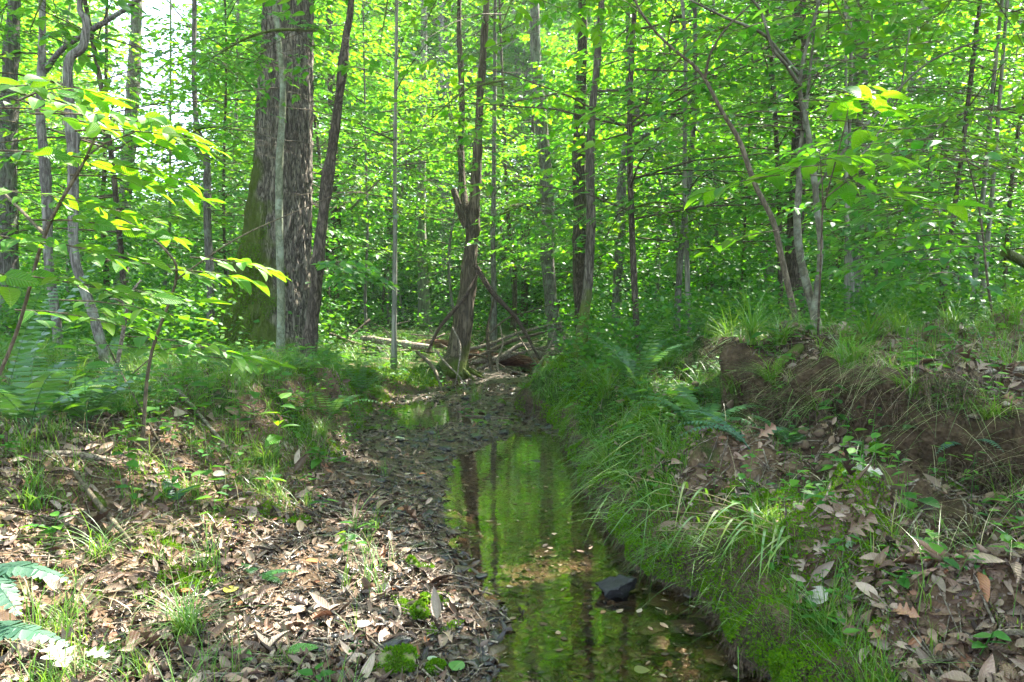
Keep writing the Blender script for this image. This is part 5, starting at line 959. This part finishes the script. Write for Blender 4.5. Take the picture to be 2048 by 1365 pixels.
jam = [((930, 700, 10.6), (975, 690, 10.6), (1040, 665, 10.7), (1125, 645, 10.8), 7, 'long pale branch slanting up to the right across the jam'),
       ((935, 725, 10.4), (985, 700, 10.5), (1030, 680, 10.5), (1128, 655, 10.4), 9, 'thick pale branch crossing in front of the reddish log'),
       ((945, 725, 10.2), (1000, 715, 10.2), (1040, 690, 10.3), (1070, 690, 10.3), 10, 'mossy bent branch lying on the reddish log'),
       ((950, 530, 9.2), (985, 585, 9.2), (1035, 640, 9.3), (1080, 720, 9.4), 10, 'dark bent vine leaning right from the broken snag to the jam'),
       ((955, 545, 9.4), (925, 600, 9.2), (880, 655, 9.2), (855, 705, 9.2), 8, 'dark vine curving left from the broken snag to its roots'),
       ((905, 655, 9.0), (920, 690, 8.9), (918, 730, 8.8), (908, 780, 8.7), 4, 'thin pale root hanging in front of the broken snag'),
       ((870, 700, 9.1), (895, 730, 8.8), (920, 755, 8.6), (935, 785, 8.4), 4, 'thin straight twig propped against the root ball'),
       ((835, 705, 8.8), (862, 730, 8.6), (878, 760, 8.4), (884, 790, 8.2), 8, 'pale curved root reaching down the sunlit bank'),
       ((1060, 770, 9.6), (1075, 735, 9.9), (1095, 705, 10.1), (1110, 660, 10.2), 7, 'upright forked dead branch at the right of the jam'),
       ((940, 745, 10.1), (1000, 720, 10.2), (1060, 700, 10.4), (1120, 690, 10.5), 6, 'slim dead branch lying level across the jam'),
       ((960, 690, 10.9), (1010, 640, 11), (1070, 620, 11.1), (1130, 600, 11.2), 3, 'thin white twig sweeping up behind the jam'),
       ((985, 760, 9.9), (980, 720, 10.1), (975, 660, 10.4), (990, 590, 10.6), 8, 'dark upright snag stub standing in the jam'),
       ((1000, 765, 9.8), (995, 725, 10.0), (1005, 690, 10.2), (1000, 650, 10.3), 5, 'short stick planted upright in the jam'),
       ((880, 690, 10.4), (920, 708, 10.3), (960, 712, 10.2), (1010, 735, 10), 6, 'branch crossing low in front of the broken snag'),
       ((1090, 775, 9.2), (1105, 740, 9.4), (1140, 720, 9.6), (1170, 700, 9.8), 6, 'dead branch leaning on the foot of the paired trunks'),
       ((1040, 690, 10.7), (1085, 700, 10.6), (1130, 712, 10.4), (1165, 716, 10.2), 5, 'slim grey branch sloping down to the right of the jam'),
       ((960, 740, 10.2), (940, 755, 9.9), (925, 760, 9.7), (900, 768, 9.4), 4, 'short branch pointing left below the reddish log'),
       ((1000, 735, 10.3), (1050, 750, 10.0), (1080, 765, 9.8), (1100, 780, 9.5), 4, 'short branch pointing right below the reddish log')]
jam += [((700, 735, 9.6), (760, 705, 9.7), (820, 700, 9.8), (890, 668, 9.9), 6, 'slim grey branch lying left of the broken snag over the bank'), ((660, 668, 10.5), (720, 690, 10.2), (790, 700, 10.0), (880, 705, 9.8), 7, 'long thin dead branch left of the snag, level with the weathered log'),
        ((770, 660, 10.4), (790, 690, 10.2), (830, 720, 9.8), (860, 740, 9.4), 4, 'thin forked twig leaning across the weathered log'), ((740, 640, 10.8), (700, 675, 10.6), (690, 690, 10.4), (650, 712, 10.2), 5, 'dead branch arching behind the leaning dark trunk'), ((1120, 770, 9.0), (1085, 745, 9.2), (1060, 710, 9.6), (1030, 660, 10.0), 5, 'thin branch slanting left in front of the right end of the jam')]
for q, (a, b, c, d, w_, lab) in enumerate(jam): stick('dead_branch', lab, 'branch', [a, b, c, d], [w_, w_ * 1.05, w_ * .8, w_ * .5], [B_dead, B_twigbrown, B_dead][q % 3] if 'dark' not in lab else B_vine, seed=40 + q, group='branches of the log jam', amp=.15, n=26, sides=7)
rng = rs(303); mb = MB(); n = 46; a = rng.uniform(-.9, 4.0, n); O = np.stack([rng.uniform(-2.2, 1.5, n), rng.uniform(10.0, 11.8, n), 0 * a], -1); O[:, 2] = H(O[:, 0], O[:, 1]) + rng.uniform(.02, .4, n); ln = rng.uniform(.3, 1.1, n); d = np.stack([np.cos(a), .3 * np.sin(a), rng.uniform(-.35, .5, n)], -1)
tubes(mb, np.stack([O, O + d * ln[:, None] * .5 + rng.normal(0, .04, O.shape), O + d * ln[:, None]], 1), rng.uniform(.004, .014, n), .002, 5); tag(mb.build('brushwood', B_dead), 'tangle of fine dead brushwood in the log jam', kind='stuff')
# roots: snag root ball, scarp roots, cut-bank roots
rng = rs(304); sb = np.array(snag.location)
for q in range(7):
    a = [-2.9, -2.3, -1.8, -1.3, -.8, -.3, .4][q]; e = sb + [math.cos(a) * .5, math.sin(a) * .42, 0]; e[2] = float(H(e[0], e[1])) - .02; m2 = MB(); addtube(m2, [sb + [0, 0, .22], sb + [math.cos(a) * .2, math.sin(a) * .18, .10], e], [.06, .035, .012], n=16, sides=8, amp=.3, knob=.5, seed=q); m2.build('root', B_snag, snag, sb)
def rootmass(label, line, n_, Ln, seed, spread=.05):
    r = rs(seed); L_ = catmull(line, 60); O = L_[r.randint(0, 60, n_)] + r.normal(0, spread, (n_, 3)) * [1, 1, .3]; m2 = MB(); g1 = nrm(np.stack([r.normal(-.25, .35, n_), r.normal(-.35, .3, n_), -np.ones(n_)], -1)); ll = r.uniform(.3, 1.0, n_) * Ln
    tubes(m2, np.stack([O, O + g1 * ll[:, None] * .35 + r.normal(0, .012, O.shape) + [-.02, -.03, .01], O + g1 * ll[:, None] * .7 + r.normal(0, .015, O.shape), O + g1 * ll[:, None]], 1), r.uniform(.0008, .003, n_), .0005, 4)
    return tag(m2.build('root_tangle', B_root), label, 'roots')
rootmass('thin brown roots hanging down the scarp under the right bank saplings', [gp(1560, 800) + [0, -.03, .03], gp(1640, 820) + [0, -.03, .03], gp(1700, 800) + [0, -.03, .03]], 260, .34, 1)
rootmass('fine roots hanging from the turf edge of the scarp at right', [gp(1740, 775) + [0, -.02, .02], gp(1850, 765) + [0, -.02, .02], gp(1960, 760) + [0, -.02, .02]], 300, .24, 2)
rootmass('root fringe under the lip of the cut left bank', [gp(640, 870), gp(675, 880), gp(700, 900)], 110, .25, 3)
rootmass('root fringe under the mossy nub of the right bank above the pool', [np.array([.10, 6.5, .2]), np.array([.16, 6.7, .22]), np.array([.2, 6.3, .2])], 110, .2, 4)
rootmass('root fringe in the scarp at the right edge', [gp(1960, 920) + [0, -.02, .02], gp(2040, 960) + [0, -.02, .02]], 200, .22, 5)
for q, (pts, wd, lab) in enumerate([([(1600, 700), (1560, 730), (1530, 760), (1500, 800)], [20, 14, 9, 5], 'mossy root running left from the right bank saplings'), ([(1660, 720), (1640, 770), (1625, 830), (1600, 880)], [22, 14, 8, 5], 'root dropping down the scarp from the right bank saplings'), ([(1680, 690), (1760, 672), (1840, 665), (1930, 655)], [12, 9, 8, 5], 'low root lying along the crest of the right bank')]):
    stick('tree_root', lab, 'root', pts, wd, B_mossy, seed=60 + q, amp=.2)
rl = stick('rotten_log', 'crumbling mossy log stump on the left bank at lower left', 'log', [(60, 925, 2.75), (110, 945, 2.68), (160, 985, 2.6), (205, 1015, 2.52)], [26, 40, 34, 16], bark('bark_rotten', (.05, .035, .02), (.17, .13, .07), moss=.4, mosshi=3), seed=66, sides=24, amp=.5, knob=.6, n=60)
# ---------------------------------------------------------------- single leaves that stand out on the ground
def ground_leaf(label, px, py, size, T, mat, az, seed, lift=.012, tilt=(0, 0)):
    P = gp(px, py) + [0, 0, lift]; N_ = NH(P[0:1], P[1:2])[0] + [tilt[0], tilt[1] - .15, 0]; mb = MB(); place(mb, T, P[None], np.array([[math.cos(az), math.sin(az), 0.]]) , N_[None], size)
    V = mb.V[0]; mb.V[0] = V + [0, 0, max(0, P[2] - V[:, 2].min() - .004)]
    return tag(mb.build('fallen_leaf', mat, None, P), label, 'leaf')
LG = [T_grid(ovate(.5), 13, 7, .12, .10, .03, 0, 1), T_grid(ovate(.75), 13, 7, .1, .06, .02, 0, 2), T_grid(oak(.62), 27, 7, .15, .12, .05, .02, 3)]
ML = {'g': flat_leaf('leaf_green', (.06, .20, .03), (.09, .25, .03)), 'gg': flat_leaf('leaf_greygreen', (.16, .26, .14), (.22, .32, .18)), 'y': flat_leaf('leaf_yellow', (.50, .42, .03), (.42, .45, .04)), 'o': flat_leaf('leaf_orange', (.50, .15, .02), (.45, .12, .02)), 'p': flat_leaf('leaf_pale', (.42, .36, .32), (.46, .40, .36)), 'w': flat_leaf('leaf_whitish', (.42, .50, .38), (.5, .55, .44))}
for q, (lab, px, py, sz, ti, mk, az) in enumerate([
    ('orange fallen leaf on the sunlit leaf bank', 612, 1128, .062, 0, 'o', -.2), ('yellow fallen leaf standing among the dry leaves', 452, 1195, .07, 1, 'y', 1.4), ('large fresh green leaf lying at the bottom of the leaf bank', 575, 1320, .10, 0, 'g', .6),
    ('round green leaf at the bottom near the mossy rock', 470, 1315, .07, 1, 'g', -.5), ('upright dark green heart-shaped leaf by the dark slab', 905, 1352, .07, 1, 'g', 1.2), ('pale pinkish curled leaf on the sunlit leaves', 715, 1265, .07, 0, 'p', .9), ('round grey-green leaf left of the water', 905, 1220, .04, 1, 'gg', .3),
    ('pale green leaf beside the brown stone at the bottom', 855, 1325, .06, 0, 'w', -.6), ('pale grey-green leaf floating in the stream at the bottom', 1268, 1350, .055, 1, 'w', .2), ('whitish green leaf at the lower left on bare soil', 168, 1320, .075, 2, 'w', .0),
    ('orange-brown curled leaf on the lower left soil', 358, 1192, .05, 0, 'o', .2), ('large grey oak leaf at the bottom left edge', 100, 1310, .13, 2, 'p', -.7), ('round pale green leaf on the lower right slope', 1860, 1125, .06, 1, 'w', .1),
    ('green and yellow leaf on the lower right slope above the herbs', 1805, 1158, .085, 0, 'g', .0), ('narrow green leaf lying near the right edge', 1965, 1170, .07, 0, 'g', .5), ('green leaf at the bottom right corner', 1870, 1310, .07, 0, 'g', .7), ('pale green oval leaf on the slope below the reed grass', 1690, 1105, .06, 0, 'gg', .3),
    ('grey curled oak leaf on the right slope below the grass tuft', 1545, 1120, .09, 2, 'p', .4), ('pale grey oak leaf on the right slope near the fern', 1700, 950, .10, 2, 'p', -.4), ('large pale oak leaf near the crest of the right bank', 1770, 730, .15, 2, 'p', 1.0), ('broad grey leaf half buried at the lower right', 1655, 1220, .09, 1, 'p', 2.),
    ('yellow leaf at the lower right among crumbs of soil', 1905, 1215, .04, 0, 'y', .5), ('green leaf on the gravel bar above the pool', 790, 880, .07, 0, 'gg', .1), ('rusty brown leaf on the gravel left of the pool', 838, 953, .05, 0, 'o', .3), ('pale broad leaf in the middle of the left bank', 425, 955, .07, 1, 'p', .3)]):
    ground_leaf(lab, px, py, sz, LG[ti], ML[mk], az, q)
# bright single seedlings on the left bank
def seedling(label, px, py, h, ls, nl, seed, mat=M_near, pos=None):
    b = gp(px, py) if pos is None else pos; r = rs(seed); rt = empty('seedling', b, label, 'seedling'); mb = MB(); t = b + [r.normal(0, .02), r.normal(0, .02), h]; addtube(mb, [b, (b + t) / 2 + r.normal(0, .006, 3), t], [.002, .0014], n=8, sides=5, cap=False); mb.build('stem', M_herb, rt, b)
    a = r.uniform(0, 6.28) + np.arange(nl) * 1.9; f = np.linspace(.45, 1, nl); P = b + (t - b) * f[:, None]; D = np.stack([np.cos(a), np.sin(a), r.uniform(-.1, .5, nl)], -1); mb = MB(); put(mb, r, P, D, np.array([0, 0, 1.]) + r.normal(0, .2, (nl, 3)), ls * r.uniform(.7, 1.15, nl), 0, TNEAR); mb.build('foliage', mat, rt, b)
seedling('tall seedling with upright glossy leaves on the left bank near the gravel', 555, 960, .42, .13, 7, 1)
seedling('broad-leaved seedling on the left bank below the twisted sapling', 180, 900, .34, .10, 7, 2)
seedling('narrow-leaved yellow-green seedling at left beside the fern', 150, 850, .5, .12, 12, 3)
seedling('small bright seedling on the gravel bar', 690, 1110, .09, .055, 7, 4)
seedling('bright star-shaped seedling right of the small one on the gravel bar', 735, 1075, .07, .05, 7, 5)
seedling('three-leaved seedling on the lower right slope', 1505 + 125, 1230, .05, .05, 4, 6, M_herb)
seedling('small seedling in the lower right corner herbs', 1950, 1330, .08, .05, 6, 7, M_herb)
seedling('pale two-leaved seedling on the lower left soil', 110, 1090, .09, .06, 4, 8, M_herb)
seedling('creeping seedling with paired leaves over the gravel edge', 640, 940, .12, .09, 12, 9, M_herb)
seedling('five-leaved green seedling on the foot of the right bank', 1290, 890, .06, .06, 7, 10, M_near)
for q, (a_, b_, lb) in enumerate([(1440, 780, 'leafy seedling rooted in the left end of the scarp'), (1500, 820, 'leafy seedling at the foot of the scarp below the saplings'), (1600, 800, 'seedling among the roots under the leaning saplings'), (1730, 860, 'seedling on the dark face of the scarp'), (1880, 840, 'seedling high on the scarp at right'), (1340, 840, 'seedling on the mossy slope above the reed grass'), (1230, 850, 'seedling low on the right bank across from the gravel')]): seedling(lb, a_, b_, .12, .06, 8, 30 + q, M_herb)
for q, (a_, b_, lb) in enumerate([(430, 840, 'leafy seedling in the middle of the left bank'), (480, 880, 'seedling right of the grey stick on the left bank'), (610, 850, 'leafy seedling on the shoulder of the left bank'), (560, 800, 'seedling below the foot of the huge mossy oak'), (300, 830, 'seedling beside the twisted sapling'), (380, 780, 'seedling in the deep grass before the oak'), (260, 960, 'seedling in the litter below the low sapling'), (680, 860, 'seedling at the very edge of the cut left bank')]): seedling(lb, a_, b_, .22, .09, 9, 50 + q, [M_near, M_herb][q % 2])
# mossy hummock at the bottom right of the stream
hb = gp(1590, 1345); r = rs(71); V, F = rock_template(71, .8, 4, .4); s_ = .20; hm = MB(); hm.add(V * s_ + hb + [0, 0, .02], F); ho = hm.build('moss_hummock', M_ground, None, hb); tag(ho, 'rounded dark green moss hummock at the bottom edge right of the stream', 'moss')
m2 = MB(); idx = r.choice(len(V), 9000); Q = V[idx] * s_ + hb + [0, 0, .02] + r.normal(0, .004, (9000, 3)); place(m2, T_quad(.7), Q, nrm(nrm(V[idx]) + r.normal(0, .5, Q.shape)), r.normal(0, 1, Q.shape), r.uniform(.006, .013, 9000)); m2.build('moss', M_moss, ho, hb)

# ---------------------------------------------------------------- thin woodland haze between the trees
hz = MB(); X0, X1, Y0, Y1, Z0, Z1 = -105, 105, -13, 140, -2, 52
hz.add([[x, y, z] for z in (Z0, Z1) for x, y in ((X0, Y0), (X1, Y0), (X1, Y1), (X0, Y1))], [[0, 3, 2, 1], [4, 5, 6, 7], [0, 1, 5, 4], [1, 2, 6, 5], [2, 3, 7, 6], [3, 0, 4, 7]], sm=False)
N = NT('haze'); N.t.links.new(N.n('VolumePrincipled', {'Color': (.86, .95, .92, 1), 'Density': .0011, 'Anisotropy': .3}).outputs[0], N.out.inputs['Volume']); tag(hz.build('haze', N.m), 'thin pale woodland haze', kind='stuff')
